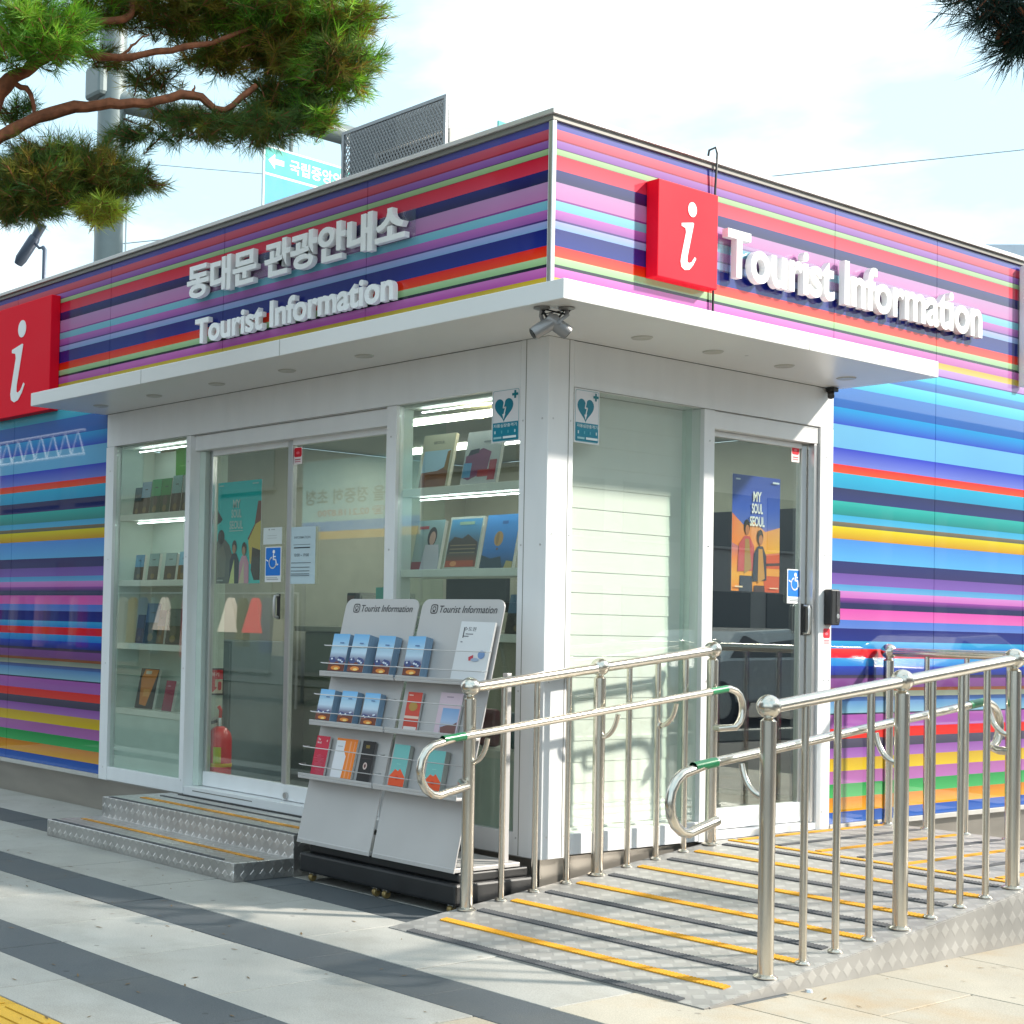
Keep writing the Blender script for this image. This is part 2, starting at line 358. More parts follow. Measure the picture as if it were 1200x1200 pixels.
# ------------------------------------------------------------------ striped kiosk building
ST = [(3.734,3.726,'9a968f','8d8880'),(3.726,3.685,'6c6cc0','5a5ab8'),(3.685,3.64,'e87088','dc5068'),(3.64,3.632,'b02848','a02848'),(3.632,3.595,'b07ccc','9458b0'),(3.595,3.591,'503858','503858'),
(3.591,3.563,'c0dcaa','a8c890'),(3.563,3.559,'905060','c03048'),(3.559,3.491,'e82c48','f05068'),(3.491,3.432,'282a78','201c58'),(3.432,3.351,'d0a0d0','d890c8'),(3.351,3.342,'904898','904898'),(3.342,3.298,'98d8e8','88c8e0'),
(3.298,3.253,'d080cc','a868b8'),(3.253,3.244,'503880','503880'),(3.244,3.208,'b8bcf0','98b8e8'),(3.208,3.126,'08207c','123090'),(3.126,3.073,'f83020','ff5838'),(3.073,3.037,'c4e8b4','a8d098'),(3.037,3.022,'1c2434','1c2434'),
(3.022,2.975,'e088d0','c868b8'),(2.975,2.938,'d8b840','e8d070'),(2.938,2.895,'d0a8e0','c088d8'),(2.895,2.887,'502890','502890'),(2.887,2.839,'60e0f0','50c8e8'),(2.839,2.788,'3090d8','1060b8'),(2.788,2.719,'68dcf0','40c0e8'),
(2.719,2.597,'1878cc','1868c0'),(2.597,2.5,'28b0f0','1850d0'),(2.5,2.367,'80c8f4','7cc4f4'),(2.367,2.273,'2040d0','8090e8'),(2.273,2.225,'ff3820','ff6030'),(2.225,2.14,'00c0e8','00a8d8'),(2.14,2.065,'10225c','182c74'),
(2.065,1.986,'38c0b8','009090'),(1.986,1.947,'50b8e8','60c0e8'),(1.947,1.921,'887860','606858'),(1.921,1.851,'f0e040','d8a018'),(1.851,1.725,'60a0f0','70c0f8'),(1.725,1.656,'1a2a70','26226a'),(1.656,1.593,'7858b0','8868c0'),
(1.593,1.557,'60a8e0','78b8e8'),(1.557,1.518,'e098e0','d880d0'),(1.518,1.489,'a050b0','402870'),(1.489,1.456,'202060','182058'),(1.456,1.393,'e868c0','f080c8'),(1.393,1.345,'6088e0','7090e0'),(1.345,1.273,'04207c','0a308c'),
(1.273,1.23,'50b8e8','3090e0'),(1.23,1.177,'f01030','e82848'),(1.177,1.131,'48a8e8','3088e0'),(1.131,1.08,'0048c0','002888'),(1.08,1.061,'282040','483058'),(1.061,1.008,'885098','7c4888'),(1.008,.989,'804830','984c28'),
(.989,.956,'889080','a0a898'),(.956,.932,'304880','4870b0'),(.932,.864,'6898d0','98c8e0'),(.864,.855,'202048','202048'),(.855,.778,'b86cbc','b070c0'),(.778,.72,'f02820','f84840'),(.72,.667,'484460','302c50'),
(.667,.61,'9858b0','b078c8'),(.61,.538,'d8b010','f0d030'),(.538,.466,'b870b0','c880c8'),(.466,.389,'20a050','50c070'),(.389,.308,'e08808','f8b810'),(.308,.241,'3060c0','4878d0')]
KI = thing('tourist_kiosk', 'low tourist information kiosk clad in rainbow striped panels with white corner entrance', 'kiosk')
def stripe_panel(name, side, a, b, z0, z1):
    """a..b runs along x (front) or y (side); the glazed face is 12 mm proud of the wall"""
    mb = MB(); a += .002; b -= .002
    def P(t, d, z): return (t, d, z) if side == 'F' else (-d, t, z)
    for zt, zb, ct, cb in ST:
        lo, hi = max(z0, zb), min(z1, zt)
        if hi - lo < .001: continue
        ct, cb = Vector(lin(ct)), Vector(lin(cb)); f = lambda z: tuple(max(0, c * 1.12 - .12 * m_) * .62 for c, m_ in (lambda v: [(x, sum(v) / 3) for x in v])(cb + (ct - cb) * ((z - zb) / (zt - zb))))
        n = max(2, int((b - a) / .5))
        mb.face([P(a, 0, lo), P(b, 0, lo), P(b, 0, hi), P(a, 0, hi)] if side == 'F' else [P(a, 0, lo), P(b, 0, lo), P(b, 0, hi), P(a, 0, hi)], STRIPE, [f(lo), f(lo), f(hi), f(hi)])
        for t in (a, b):   # side edges
            mb.face([P(t, 0, lo), P(t, .012, lo), P(t, .012, hi), P(t, 0, hi)], STRIPE, [f(lo)] * 2 + [f(hi)] * 2)
    for z in (z0, z1): mb.face([P(a, 0, z), P(b, 0, z), P(b, .012, z), P(a, .012, z)], DARK)
    return mb.build(name, KI, fixn=False)
ZT = 3.722
for a, b in ((-7.8, -6.49), (-6.49, -5.19), (-5.19, -3.885)): stripe_panel('wall_panel', 'F', a, b, .245, ZT)
for a, b in ((-3.885, -2.597), (-2.597, -1.30), (-1.30, -.018)): stripe_panel('fascia_panel', 'F', a, b, 2.70, ZT)
for a, b in ((.018, 1.234), (1.234, 2.372)): stripe_panel('fascia_panel', 'R', a, b, 2.70, ZT)
for a, b in ((2.372, 3.467), (3.467, 4.55), (4.55, 5.8), (5.8, 7.0)): stripe_panel('wall_panel', 'R', a, b, .245, ZT)
# core behind the panels
core = MB(); core.box(-7.8, .014, .22, -3.885, .12, 3.72, DARK); core.box(-3.885, .014, 2.70, -.014, .12, 3.72, DARK)
core.box(-.12, .122, 2.70, -.014, 2.37, 3.72, DARK); core.box(-.12, 2.37, .22, -.014, 7.0, 3.72, DARK); core.build('wall_core', KI)
bx('roof', KI, -7.8, .122, 3.60, -.122, 7.0, 3.66, CAP)
cp = MB(); cp.box(-7.8, -.028, 3.748, .028, .10, 3.772, CAP); cp.box(-.10, .1, 3.748, .028, 7.0, 3.772, CAP); cp.build('roof_cap', KI, bevel=.002)
ch = MB(); ch.box(-7.8, -.014, 3.7225, .014, .08, 3.7475, CHAN); ch.box(-.08, .08, 3.7225, .014, 7.0, 3.7475, CHAN); ch.build('cap_channel', KI)
ct = MB(); ct.box(-.016, -.012, 2.778, .012, .016, 3.722, SILV); ct.build('corner_trim', KI, bevel=.004)
# canopy
cn = MB(); cn.prism([(-3.91, -.592), (.592, -.592), (.592, 2.393), (.002, 2.393), (.002, -.002), (-3.91, -.002)], 'z', 2.691, 2.777, CANO); CN = cn.build('canopy', KI, bevel=.003)
for x, y in [(-3.55, -.27), (-2.93, -.27), (-2.28, -.27), (-1.63, -.27), (-1.0, -.27), (.26, .35), (.26, .9), (.26, 1.5), (.26, 2.07)]:
    d = MB(); d.lathe([(.0, 2.6885), (.036, 2.6885), (.046, 2.685), (.052, 2.6905)], mat('unlit_downlight', (.55, .54, .50), .3), (x, y, 0)); d.build('downlight', CN, smooth=True)
# plinth
pl = MB(); pl.box(-7.8, .03, 0, -.03, .06, .213, PLINT); pl.box(-.06, .06, 0, -.03, 7.0, .213, PLINT); pl.build('plinth', KI)
cpg = MB(); cpg.box(-7.8, -.012, .215, -3.885, .06, .243, mat('coping', (.5, .48, .45), .5)); cpg.box(-.06, 2.372, .215, .012, 7.0, .243, MATS['coping']); cpg.build('plinth_coping', KI, bevel=.002)
# white entrance frame
def wb(name, *a): return bx(name, KI, *a, WHITE, bevel=.003)
wb('header', -3.883, -.004, 2.466, -.172, .12, 2.689)
wb('header', -.12, .177, 2.466, .004, 2.372, 2.689)
wb('corner_pillar', -.170, -.006, .215, .006, .175, 2.690)
for q in (-.135, ): 
    bx('pillar_joint', KI, q, -.0075, .22, q + .003, -.0055, 2.688, CHAN)
bx('pillar_joint', KI, .0055, .137, .22, .0075, .140, 2.688, CHAN)
wb('jamb', -3.885, -.006, .215, -3.787, .12, 2.464)
wb('jamb', -2.945, -.006, .218, -2.898, .135, 2.464)
wb('jamb', -1.108, -.004, .215, -1.032, .12, 2.464)
wb('bottom_rail', -3.786, -.002, .218, -2.946, .08, .306)
wb('bottom_rail', -1.031, -.002, .215, -.171, .08, .326)
wb('jamb', -.12, 1.196, .22, .004, 1.284, 2.464)
wb('bottom_rail', -.08, .176, .225, .003, 1.191, .325)
wb('jamb', -.12, 2.245, .22, .006, 2.371, 2.464)
bx('sill', KI, -.12, 1.285, .225, .004, 2.244, .262, WHITE, bevel=.002)
bx('sill', KI, -2.897, .0, .215, -1.109, .16, .268, WHITE, bevel=.002)
# panes
def pane(par, x0, y0, z0, x1, y1, z1, m=PANE): return bx('pane', par, x0, y0, z0, x1, y1, z1, m)
pane(KI, -3.786, .018, .307, -2.946, .026, 2.463); pane(KI, -1.031, .018, .327, -.171, .026, 2.463)
pane(KI, -.026, .176, .326, -.018, 1.191, 2.463, glass('side_window_pane', (.925, .955, .93), 1.2))
# sliding door, front (two leaves)
bx('door_track_cover', KI, -2.897, .03, 2.368, -1.109, .16, 2.463, WHITE, bevel=.003)
def leaf(x0, x1, yd, handle_x=None):
    fr = MB(); fr.box(x0, yd, .27, x0 + .028, yd + .035, 2.40, SILV); fr.box(x1 - .028, yd, .27, x1, yd + .035, 2.40, SILV)
    fr.box(x0 + .029, yd, 2.335, x1 - .029, yd + .035, 2.40, WHITE)
    D = fr.build('sliding_door', KI, bevel=.003)
    bx('kick_rail', D, x0, yd - .004, .272, x1, yd + .04, .362, WHITE, bevel=.003)
    bx('pane', D, x0 + .03, yd + .012, .364, x1 - .03, yd + .020, 2.334, PANE)
    if handle_x is not None:
        h = MB(); q = .03
        h.tube([(handle_x, yd, 1.33), (handle_x, yd - q, 1.335), (handle_x, yd - q - .005, 1.36), (handle_x, yd - q - .005, 1.43), (handle_x, yd - q, 1.455), (handle_x, yd, 1.46)], .009, SILV, 8)
        h.box(handle_x - .014, yd - .003, 1.32, handle_x + .014, yd + .001, 1.47, DARK); h.build('handle', D, smooth=True)
    return D
L1 = leaf(-2.83, -2.03, .10, -2.115); L2 = leaf(-2.026, -1.11, .085)
bx('door_side_pane_frame', KI, -2.896, .07, .27, -2.838, .11, 2.365, CABP)
lk = MB(); lk.lathe([(0, -.012), (.018, -.012), (.022, -.004), (.022, 0)], SILV, (-1.985, .08, .30), axis='Y'); lk.build('floor_lock', L2, smooth=True)
bx('rail_slot', KI, -2.80, -.0008, .243, -2.20, .001, .249, CHAN)
# side door (right facade)
bx('door_track_cover', KI, -.11, 1.285, 2.37, -.006, 2.244, 2.463, WHITE, bevel=.003)
fr = MB(); fr.box(-.085, 2.155, .27, -.05, 2.205, 2.36, SILV); fr.box(-.085, 1.286, .27, -.05, 1.318, 2.36, WHITE); fr.box(-.085, 1.32, 2.34, -.05, 2.153, 2.368, WHITE)
D3 = fr.build('sliding_door', KI, bevel=.003)
bx('kick_rail', D3, -.09, 1.286, .268, -.045, 2.205, .375, WHITE, bevel=.003)
bx('pane', D3, -.072, 1.319, .377, -.064, 2.153, 2.339, PANE)
bx('door_jamb_return', KI, -.045, 2.207, .265, -.008, 2.244, 2.366, SILV, bevel=.002)
h = MB(); h.tube([(-.05, 2.185, 1.31), (-.018, 2.185, 1.315), (-.014, 2.185, 1.335), (-.014, 2.185, 1.44), (-.018, 2.185, 1.46), (-.05, 2.185, 1.465)], .009, SILV, 8); h.box(-.049, 2.165, 1.3, -.046, 2.203, 1.475, DARK); h.build('handle', D3, smooth=True)
# interior shell
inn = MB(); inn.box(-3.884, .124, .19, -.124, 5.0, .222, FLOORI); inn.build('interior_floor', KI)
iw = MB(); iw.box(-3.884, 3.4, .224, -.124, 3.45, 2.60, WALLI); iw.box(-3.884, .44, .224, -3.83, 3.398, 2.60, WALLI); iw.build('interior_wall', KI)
iw = MB(); iw.box(-2.938, .137, .224, -2.926, .312, 2.46, mat('partition_paint', (.50, .60, .50), .6)); iw.build('cabinet_end_panel', KI)
iw = MB(); iw.box(-3.884, .124, 2.61, -.124, 3.45, 2.64, mat('ceiling_paint', (.45, .46, .43), .7)); iw.build('interior_ceiling', KI)
lt = MB(); lt.box(-3.5, 2.3, 2.595, -.6, 2.5, 2.608, mat('ceiling_tube_light', (1, 1, .92), .5, emit=4.5)); lt.box(-2.3, 1.2, 2.595, -1.1, 1.35, 2.608, mat('ceiling_tube_light', (1, 1, .92), .5, emit=4.5)); lt.build('ceiling_lamp', KI)
# interior partition seams and furniture seen through the doors
fu = thing('reception_counter', 'dim grey green reception counter standing inside behind the front sliding doors', 'counter', (-2.85, 1.85, .222))
b = MB(); b.box(-.75, -.3, 0, .75, .3, 1.02, mat('counter_front', (.24, .27, .21), .5)); b.build('body', fu, bevel=.01)
b = MB(); b.box(-.8, -.36, 1.021, .8, .34, 1.06, mat('counter_top', (.40, .42, .36), .35)); b.build('counter_top', fu, bevel=.006)
cab = thing('storage_cabinet', 'pale grey blue tall cabinet standing inside behind the left door leaf', 'cabinet', (-3.50, .85, .222))
b = MB(); b.box(-.28, -.25, 0, .28, .25, .95, mat('cabinet_blue', (.20, .27, .29), .5)); b.build('body', cab, bevel=.006); b = MB(); b.box(-.27, -.262, .03, -.003, -.252, .93, MATS['cabinet_blue']); b.build('door', cab, bevel=.003); b = MB(); b.box(.003, -.262, .03, .27, -.252, .93, MATS['cabinet_blue']); b.build('door', cab, bevel=.003)
ch_ = thing('office_chair', 'dark red cushioned chair inside behind the brochure rack', 'chair', (-2.45, 1.35, .222), .6)
b = MB(); b.box(-.22, -.22, .42, .22, .22, .50, mat('dark_red_fabric', (.14, .02, .025), .9)); b.build('seat', ch_, bevel=.03); b = MB(); b.box(-.22, .19, .55, .22, .25, .92, MATS['dark_red_fabric']); b.build('backrest', ch_, bevel=.025)
for sx in (-.19, .19):
    for sy in (-.19, .19): b = MB(); b.tube([(sx, sy, 0), (sx, sy, .42)], .012, DARK, 8); b.build('leg', ch_)
b = MB(); b.tube([(.2, .2, .42), (.24, .24, .6), (.2, .23, .75)], .012, DARK, 8); b.build('frame', ch_)

# display cabinets ------------------------------------------------
def cabinet(x0, x1, zs, base_z, bottom, label):
    c = KI
    for z in zs:
        s = bx('display_shelf', c, x0, .045, z - .040, x1, .31, z, SHELF, bevel=.002)
    b = MB(); b.box(x0, .05, bottom, x1, .06, base_z - .041, CABP); b.build('cabinet_base_panel', c)
    b = MB(); b.box(x0 - .009, .05, bottom, x0 - .001, .36, 2.45, CABP if x0 < -3 else PANEB); b.build('cabinet_side_panel', c)
cabinet(-3.77, -2.95, (2.0, 1.56, 1.14, .705), .705, .23, '')
cabinet(-1.028, -.175, (2.02, 1.595, 1.27, .70), .70, .23, '')
for x0, x1, z in ((-3.68, -2.96, 2.425), (-3.68, -2.96, 1.945), (-.99, -.18, 2.43), (-.99, -.18, 1.965)):
    bx('led_strip', KI, x0 + .03, .11, z - .003, x1, .118, z + .002, LED)
bx('cabinet_top', KI, -3.77, .05, 2.45, -2.95, .31, 2.464, SHELF); bx('cabinet_top', KI, -1.028, .05, 2.45, -.175, .36, 2.464, SHELF)
lm = MB(); lm.lathe([(0, 2.600), (.045, 2.600), (.055, 2.607)], LAMP, (-1.35, 1.0, 0)); lm.build('spot_lamp', KI)
lm = MB(); lm.lathe([(0, 2.385), (.03, 2.385), (.034, 2.392)], LAMP, (-.66, .22, 0)); lm.build('spot_lamp', KI)
# blind behind the side window: overlapping slats
for k in range(21):
    z = .34 + k * .104
    if z > 2.44: break
    b = MB(); b.mesh([(-.105, .18, z), (-.105, 1.19, z), (-.1085, 1.19, min(z + .105, 2.46)), (-.1085, .18, min(z + .105, 2.46)), (-.107, .18, z), (-.107, 1.19, z), (-.1105, 1.19, min(z + .105, 2.46)), (-.1105, .18, min(z + .105, 2.46))], [(0, 1, 2, 3), (7, 6, 5, 4), (0, 4, 5, 1), (0, 3, 7, 4), (1, 5, 6, 2)], BLIND)
    b.build('blind_slat', KI)
b = MB(); b.box(-.13, .178, .30, -.09, 1.19, .335, BLIND); b.build('blind_bottom_bar', KI, bevel=.004)
bx('dark_back_panel', KI, -2.6, 3.36, .26, -.13, 3.398, 2.12, mat('navy_panel', (.012, .014, .030), .4))  # added dark sheet, puts the dimness behind the side door into colour
gp = MB(); gp.box(-.085, 1.13, .33, -.03, 1.136, 2.46, PANEB); gp.build('inner_pane', KI)

# ------------------------------------------------------------------ raised lettering and info boxes
def letters(root, body, x0, z0, wdt, hgt, depth, bold, along='F', off=.02):
    """each glyph is a part; root sits on the wall, letters stand off it"""
    full = textmesh(body, bold); a, b_, c_, d_ = full[2:]; sx = wdt / (b_ - a); sz = hgt / (d_ - c_)
    cur = ''
    for chh in body:
        cur += chh
        if chh == ' ': continue
        pr = textmesh(cur, bold); gl = textmesh(chh, bold, .5)
        dx = pr[3] - gl[3]
        vs = []
        for x, y, z in gl[0]:
            X = x0 + (x + dx - a) * sx; Z = z0 + (y - c_) * sz; Y = -(off + depth * (z + .5))
            vs.append((X, Y, Z))
        o = MB().mesh(vs, gl[1], LETW).build('letter', root)
sg = thing('korean_sign', 'white raised Korean letters above the front sliding doors', 'sign lettering', (-2.91, 0, 3.3))
letters(sg, '동대문 관광안내소', 0, .012, 1.965, .215, .036, .033)
b = MB(); b.box(-.01, -.014, .03, 2.0, -.008, .19, ACR); b.build('backing_plate', sg)
sg = thing('english_sign', 'smaller white raised Tourist Information letters on the front below the Korean ones', 'sign lettering', (-2.815, 0, 3.02))
letters(sg, 'Tourist Information', 0, 0, 1.79, .158, .034, .028)
sg = thing('english_sign', 'large white raised Tourist Information letters on the sunlit side fascia', 'sign lettering', (0, 1.25, 3.165), SIDE)
letters(sg, 'Tourist Information', .05, 0, 2.60, .255, .036, .022)
b = MB(); b.box(.03, -.014, .03, 2.68, -.008, .20, ACR); b.build('backing_plate', sg)
def ibox(x, z, w, h, d, rz, label, loc):
    t = thing('info_sign_box', label, 'sign', loc, rz)
    b = MB(); b.box(0, -d, 0, w, -.002, h, RED); b.build('box', t, bevel=.004)
    # slanted serif letter i
    S = h / .50 * .84; ox = w * .5; oz = h * .125 - .04 * S
    P = [(-.072,.325),(.038,.345),(.048,.34),(-.012,.125),(-.013,.095),(.002,.088),(.030,.098),(.062,.135),(.074,.125),(.045,.082),(.008,.048),(-.035,.040),(-.068,.055),(-.078,.088),(-.070,.125),(-.028,.275),(-.034,.300),(-.072,.308)]
    mb = MB(); y0, y1 = -d - .0035, -d - .0005
    n = len(P); pp = [(ox + a * S, oz + b_ * S) for a, b_ in P]
    mb.prism(pp, 'y', y1, y0, LETW)
    dot = [(ox + S * (.032 + .042 * math.cos(i * math.pi / 12)), oz + S * (.425 + .046 * math.sin(i * math.pi / 12))) for i in range(24)]
    mb.prism(dot, 'y', y1, y0, LETW); mb.build('letter', t); return t
ibox(0, 0, .485, .49, .075, SIDE, 'red square box with a white italic i on the sunlit side fascia', (0, .70, 3.07))
ibox(0, 0, .92, .83, .08, FRONT, 'large red box with a white italic i at the left end of the front canopy', (-5.475, 0, 2.785))
cb = MB(); cb.tube([(.02, 1.235, 3.62), (.03, 1.235, 3.80), (.02, 1.235, 3.835), (-.02, 1.235, 3.83), (-.03, 1.235, 3.78)], .006, DARK, 6); cb.tube([(.02, 1.235, 3.62), (.014, 1.235, 2.78)], .006, DARK, 6)
tag(cb.build('black_cable', smooth=True), 'thin black cable hooked over the roof edge behind the side red box', 'cable')
b = thing('side_banner_sign', 'white projecting sign board at the far right end of the side fascia', 'sign', (.012, 4.45, 2.93))
bb = MB(); bb.box(0, 0, 0, .045, .05, .78, LETW); bb.build('board', b, bevel=.004); bb = MB(); bb.box(-.01, .015, .1, 0, .035, .7, SILV); bb.build('bracket', b)

# ------------------------------------------------------------------ stickers, posters, notices
def aed(label, loc, rz):
    A = Art(.182, .262, 'e8e8ea'); A.rnd(.006, .006, .176, .256, .01, '8fb4bc'); A.rnd(.009, .009, .173, .253, .009, 'e6e6ea'); A.rect(.009, .009, .173, .098, '0086a0')
    hx, hy, s_ = .080, .166, .060
    P = []
    for i in range(41):
        t = 2 * math.pi * i / 40; P.append((hx + s_ * (16 * math.sin(t) ** 3) / 16, hy + s_ * (13 * math.cos(t) - 5 * math.cos(2 * t) - 2 * math.cos(3 * t) - math.cos(4 * t)) / 15))
    A.poly(P[:-1], '007a90'); A.stroke([(.086, .212), (.076, .170), (.091, .170), (.080, .132)], .0075, 'e8e8ea'); A.poly([(.070, .138), (.079, .112), (.090, .140)], 'e8e8ea')
    A.rect(.146, .210, .158, .248, '007a86'); A.rect(.133, .223, .171, .235, '007a86')
    A.text('자동심장충격기', .016, .074, .150, .017, 'e8f4f6', .01)
    for k, x in enumerate((.022, .066, .108, .152)): A.rect(x, .044, x + .008, .058, 'cfe8ee' if k in (0, 3) else '58b0c0')
    A.rect(.018, .018, .07, .028, '9fd0d8'); A.rect(.08, .018, .165, .029, 'eef8fa')
    return tag(place(A.build('defibrillator_sign'), loc, rz), label, 'sign')
aed('teal heart defibrillator sign on the front window left of the white pillar', (-.352, -.006, 2.205), FRONT)
aed('teal heart defibrillator sign on the side window right of the white pillar', (.009, .176, 2.200), SIDE)
def wheel(label, loc, rz, w=.135, h=.175):
    A = Art(w, h, 'eceef0'); A.rnd(.006, .038, w - .006, h - .006, .006, '0f78d8')
    cx, cy = w * .5, .055 + (h - .05) * .30
    A.ell(cx + .006, h - .030, .011, .011, 'ffffff')
    A.stroke([(cx + .004, h - .045), (cx + .002, cy + .032), (cx + .026, cy + .030), (cx + .034, cy - .002), (cx + .046, cy + .002)], .009, 'ffffff')
    A.stroke([(cx + .003, cy + .048), (cx + .024, cy + .048)], .007, 'ffffff')
    A.stroke([(cx - .002 + .033 * math.cos(R(a)), cy + .012 + .033 * math.sin(R(a))) for a in range(110, 345, 18)], .008, 'ffffff')
    A.stroke([(.012, cy + .03), (.03, cy + .022)], .006, 'ffffff')
    A.rect(.02, .014, w - .02, .019, 'a8aeb4'); A.rect(.012, .025, w - .03, .029, 'b8bec4')
    return tag(place(A.build('wheelchair_sticker'), loc, rz), label, 'sticker')
wheel('blue wheelchair sticker on the left front door leaf beside its handle', (-2.262, .108, 1.54), FRONT, .15, .21)
wheel('blue wheelchair sticker on the side door above its handle', (-.060, 2.045, 1.475), SIDE, .14, .19)
def secom(label, loc, rz):
    A = Art(.075, .10, 'f0e4e6', .001); A.rnd(.004, .042, .071, .096, .012, 'e0102c'); A.ell(.037, .066, .016, .008, 'f07080'); A.rect(.012, .024, .063, .03, 'b85060'); A.rect(.012, .012, .063, .018, 'd08890')
    return tag(place(A.build('security_sticker'), loc, rz), label, 'sticker')
secom('small red and white security sticker at the top of the right front door leaf', (-2.00, .096, 2.225), FRONT)
secom('small red and white security sticker at the top of the side door', (-.060, 2.07, 2.262), SIDE)
secom('small red and white sticker under the black card reader', (.0075, 2.285, 1.245), SIDE)
def poster1(label, loc):
    w, h = .44, .63; A = Art(w, h, ['58e0dc', '40dcd8', '28d0d0', '20ccd0'])
    A.poly([(0, .46), (.055, .40), (.03, .38), (0, .37)], '3c3430'); A.poly([(w, .50), (w - .03, .50), (w - .06, .36), (w - .13, .27), (w - .10, .26), (w, .36)], '884430'); A.poly([(w, .38), (w - .05, .36), (w - .12, .26), (w - .10, .12), (w, .10)], 'f0cc60')
    A.poly([(w, .20), (w - .08, .22), (w - .09, .08), (w - .06, .02), (w, .02)], '4a3a30')
    A.poly([(0, .26), (.05, .30), (.13, .24), (.17, .16), (.15, .0), (0, 0)], '74726a'); A.ell(.045, .29, .035, .045, '3c3834'); A.poly([(.0, .2), (.07, .24), (.10, .16), (.09, .04), (0, .04)], '8c8678')
    def fig(cx, top, body, skirt, hair):
        A.poly([(cx - .05, 0), (cx - .045, top - .13), (cx - .02, top - .085), (cx + .02, top - .085), (cx + .048, top - .13), (cx + .05, 0)], body)
        A.poly([(cx - .05, 0), (cx - .03, top - .2), (cx + .0, top - .12), (cx + .005, 0)], skirt); A.ell(cx, top - .045, .024, .042, hair); A.ell(cx - .002, top - .058, .017, .028, 'c89a7c')
    fig(.185, .27, '343a44', 'f0f0a0', '3a2c28'); fig(.285, .255, 'f0a8c0', 'f0dcb8', '40281c')
    for t_, y, ww in (('MY', .465, .075), ('SOUL', .405, .10), ('SEOUL', .335, .135)): A.text(t_, w * .46 - ww / 2, y, ww, .052, 'c8e8e4', .03)
    A.rect(w * .46 - .07, .322, w * .46 + .07, .327, 'c8e8e4'); A.rect(.02, .605, .07, .612, 'a8dcdc'); A.rect(w - .08, .605, w - .02, .612, 'a8dcdc'); A.rect(.02, .015, .08, .024, 'b8b8b0')
    return tag(place(A.build('poster'), loc), label, 'poster')
poster1('turquoise city poster with two standing figures behind the left front door leaf', (-2.785, .135, 1.535))
def poster2(label, loc):
    w, h = .435, .63; A = Art(w, h, ['ff9020', 'ffb030', 'ff8838', 'c078a0', '5870c8', '3058c8', '2048b8', '2044b0'])
    A.poly([(0, .42), (.10, .36), (.2, .38), (.3, .33), (w, .36), (w, .22), (.2, .2), (0, .26)], ['f07848', 'f09858', 'f0a860', 'f0a060', 'f0a870', 'ffb838', 'ffc838', 'ff8838'])
    A.poly([(w - .15, .16), (w - .13, .20), (w, .21), (w, 0), (w - .14, 0)], 'e05018'); A.poly([(w - .17, .155), (w, .165), (w, .15), (w - .17, .14)], '401818'); A.rect(w - .12, .09, w, .13, 'f8a030')
    def fig(cx, top, body, inner, leg, s_=1):
        A.poly([(cx - .055 * s_, 0), (cx - .05 * s_, top - .3), (cx + .045 * s_, top - .3), (cx + .05 * s_, 0)], leg)
        A.poly([(cx - .07 * s_, top - .28), (cx - .06 * s_, top - .13), (cx - .02, top - .085), (cx + .025, top - .085), (cx + .06 * s_, top - .14), (cx + .065 * s_, top - .27)], body)
        A.poly([(cx - .02, top - .29), (cx - .015, top - .1), (cx + .02, top - .1), (cx + .045, top - .26)], inner); A.ell(cx, top - .035, .026, .04, '201414'); A.ell(cx + .003, top - .052, .018, .028, 'c07850')
    fig(.13, .385, 'd05058', 'b08850', '283048', 1.15); fig(.25, .335, '182440', 'd09040', '402028', .95)
    for t_, y, ww in (('MY', .49, .075), ('SOUL', .425, .10), ('SEOUL', .355, .135)): A.text(t_, w * .5 - ww / 2, y, ww, .055, 'f4f4f0', .03)
    A.rect(.02, .60, .06, .608, 'd0d8f0'); A.rect(w - .08, .598, w - .02, .608, 'e0e8f8'); A.rect(.02, .02, .09, .028, 'ffe0c0'); A.rect(w - .1, .02, w - .02, .026, 'ffe0c0')
    return tag(place(A.build('poster'), loc, SIDE), label, 'poster')
poster2('blue and orange sunset poster with two figures behind the side door', (-.082, 1.565, 1.53))
A = Art(.235, .33, 'c4d8e0'); A.text('INFORMATION', .045, .262, .145, .014, '5a6a74', .01); A.rect(.04, .225, .19, .229, '7c8c94'); A.rect(.045, .206, .19, .213, '3c4850'); A.text('10:00 ~ 19:00', .05, .158, .13, .018, '5a6a74', .005)
for y in (.12, .094, .073, .056, .046): A.rect(.022, y, .20 if y > .1 else .19, y + .004, '70808a')
tag(place(A.build('opening_notice'), (-2.015, .088, 1.527)), 'large white printed notice sheet taped to the right front door leaf', 'notice')
A = Art(.175, .10, 'd8e0e0'); A.rect(.05, .085, .06, .09, '303030'); A.rect(.075, .086, .11, .089, '808888'); 
for y in (.05, .035): A.rect(.04, y, .13, y + .003, 'b8c0c0')
tag(place(A.build('paper_notice'), (-2.285, .108, 1.765)), 'small white paper slip above the blue wheelchair sticker on the front door', 'notice')
A = Art(.175, .17, '201818', .006); A.rect(.010, .010, .165, .160, 'd0c8b0'); A.rect(.010, .10, .165, .160, 'c81820'); A.text('소화기', .04, .118, .095, .026, 'f0d0c8', .02)
A.poly([(.070, .10), (.105, .10), (.105, .05), (.122, .05), (.0875, .018), (.053, .05), (.070, .05)], 'd01820'); A.rnd(.020, .03, .048, .085, .010, 'c01820'); A.rnd(.127, .03, .155, .085, .010, 'c01820')
tag(place(A.build('extinguisher_sign'), (-2.918, .138, .83), SIDE), 'black framed red arrow fire extinguisher sign on the cabinet end panel inside the doors', 'sign')
# note pad squares inside right leaf
A = Art(.09, .09, '58a898'); tag(place(A.build('sticky_note'), (-1.30, .12, 1.415)), 'small teal square note inside the right front door leaf', 'note')
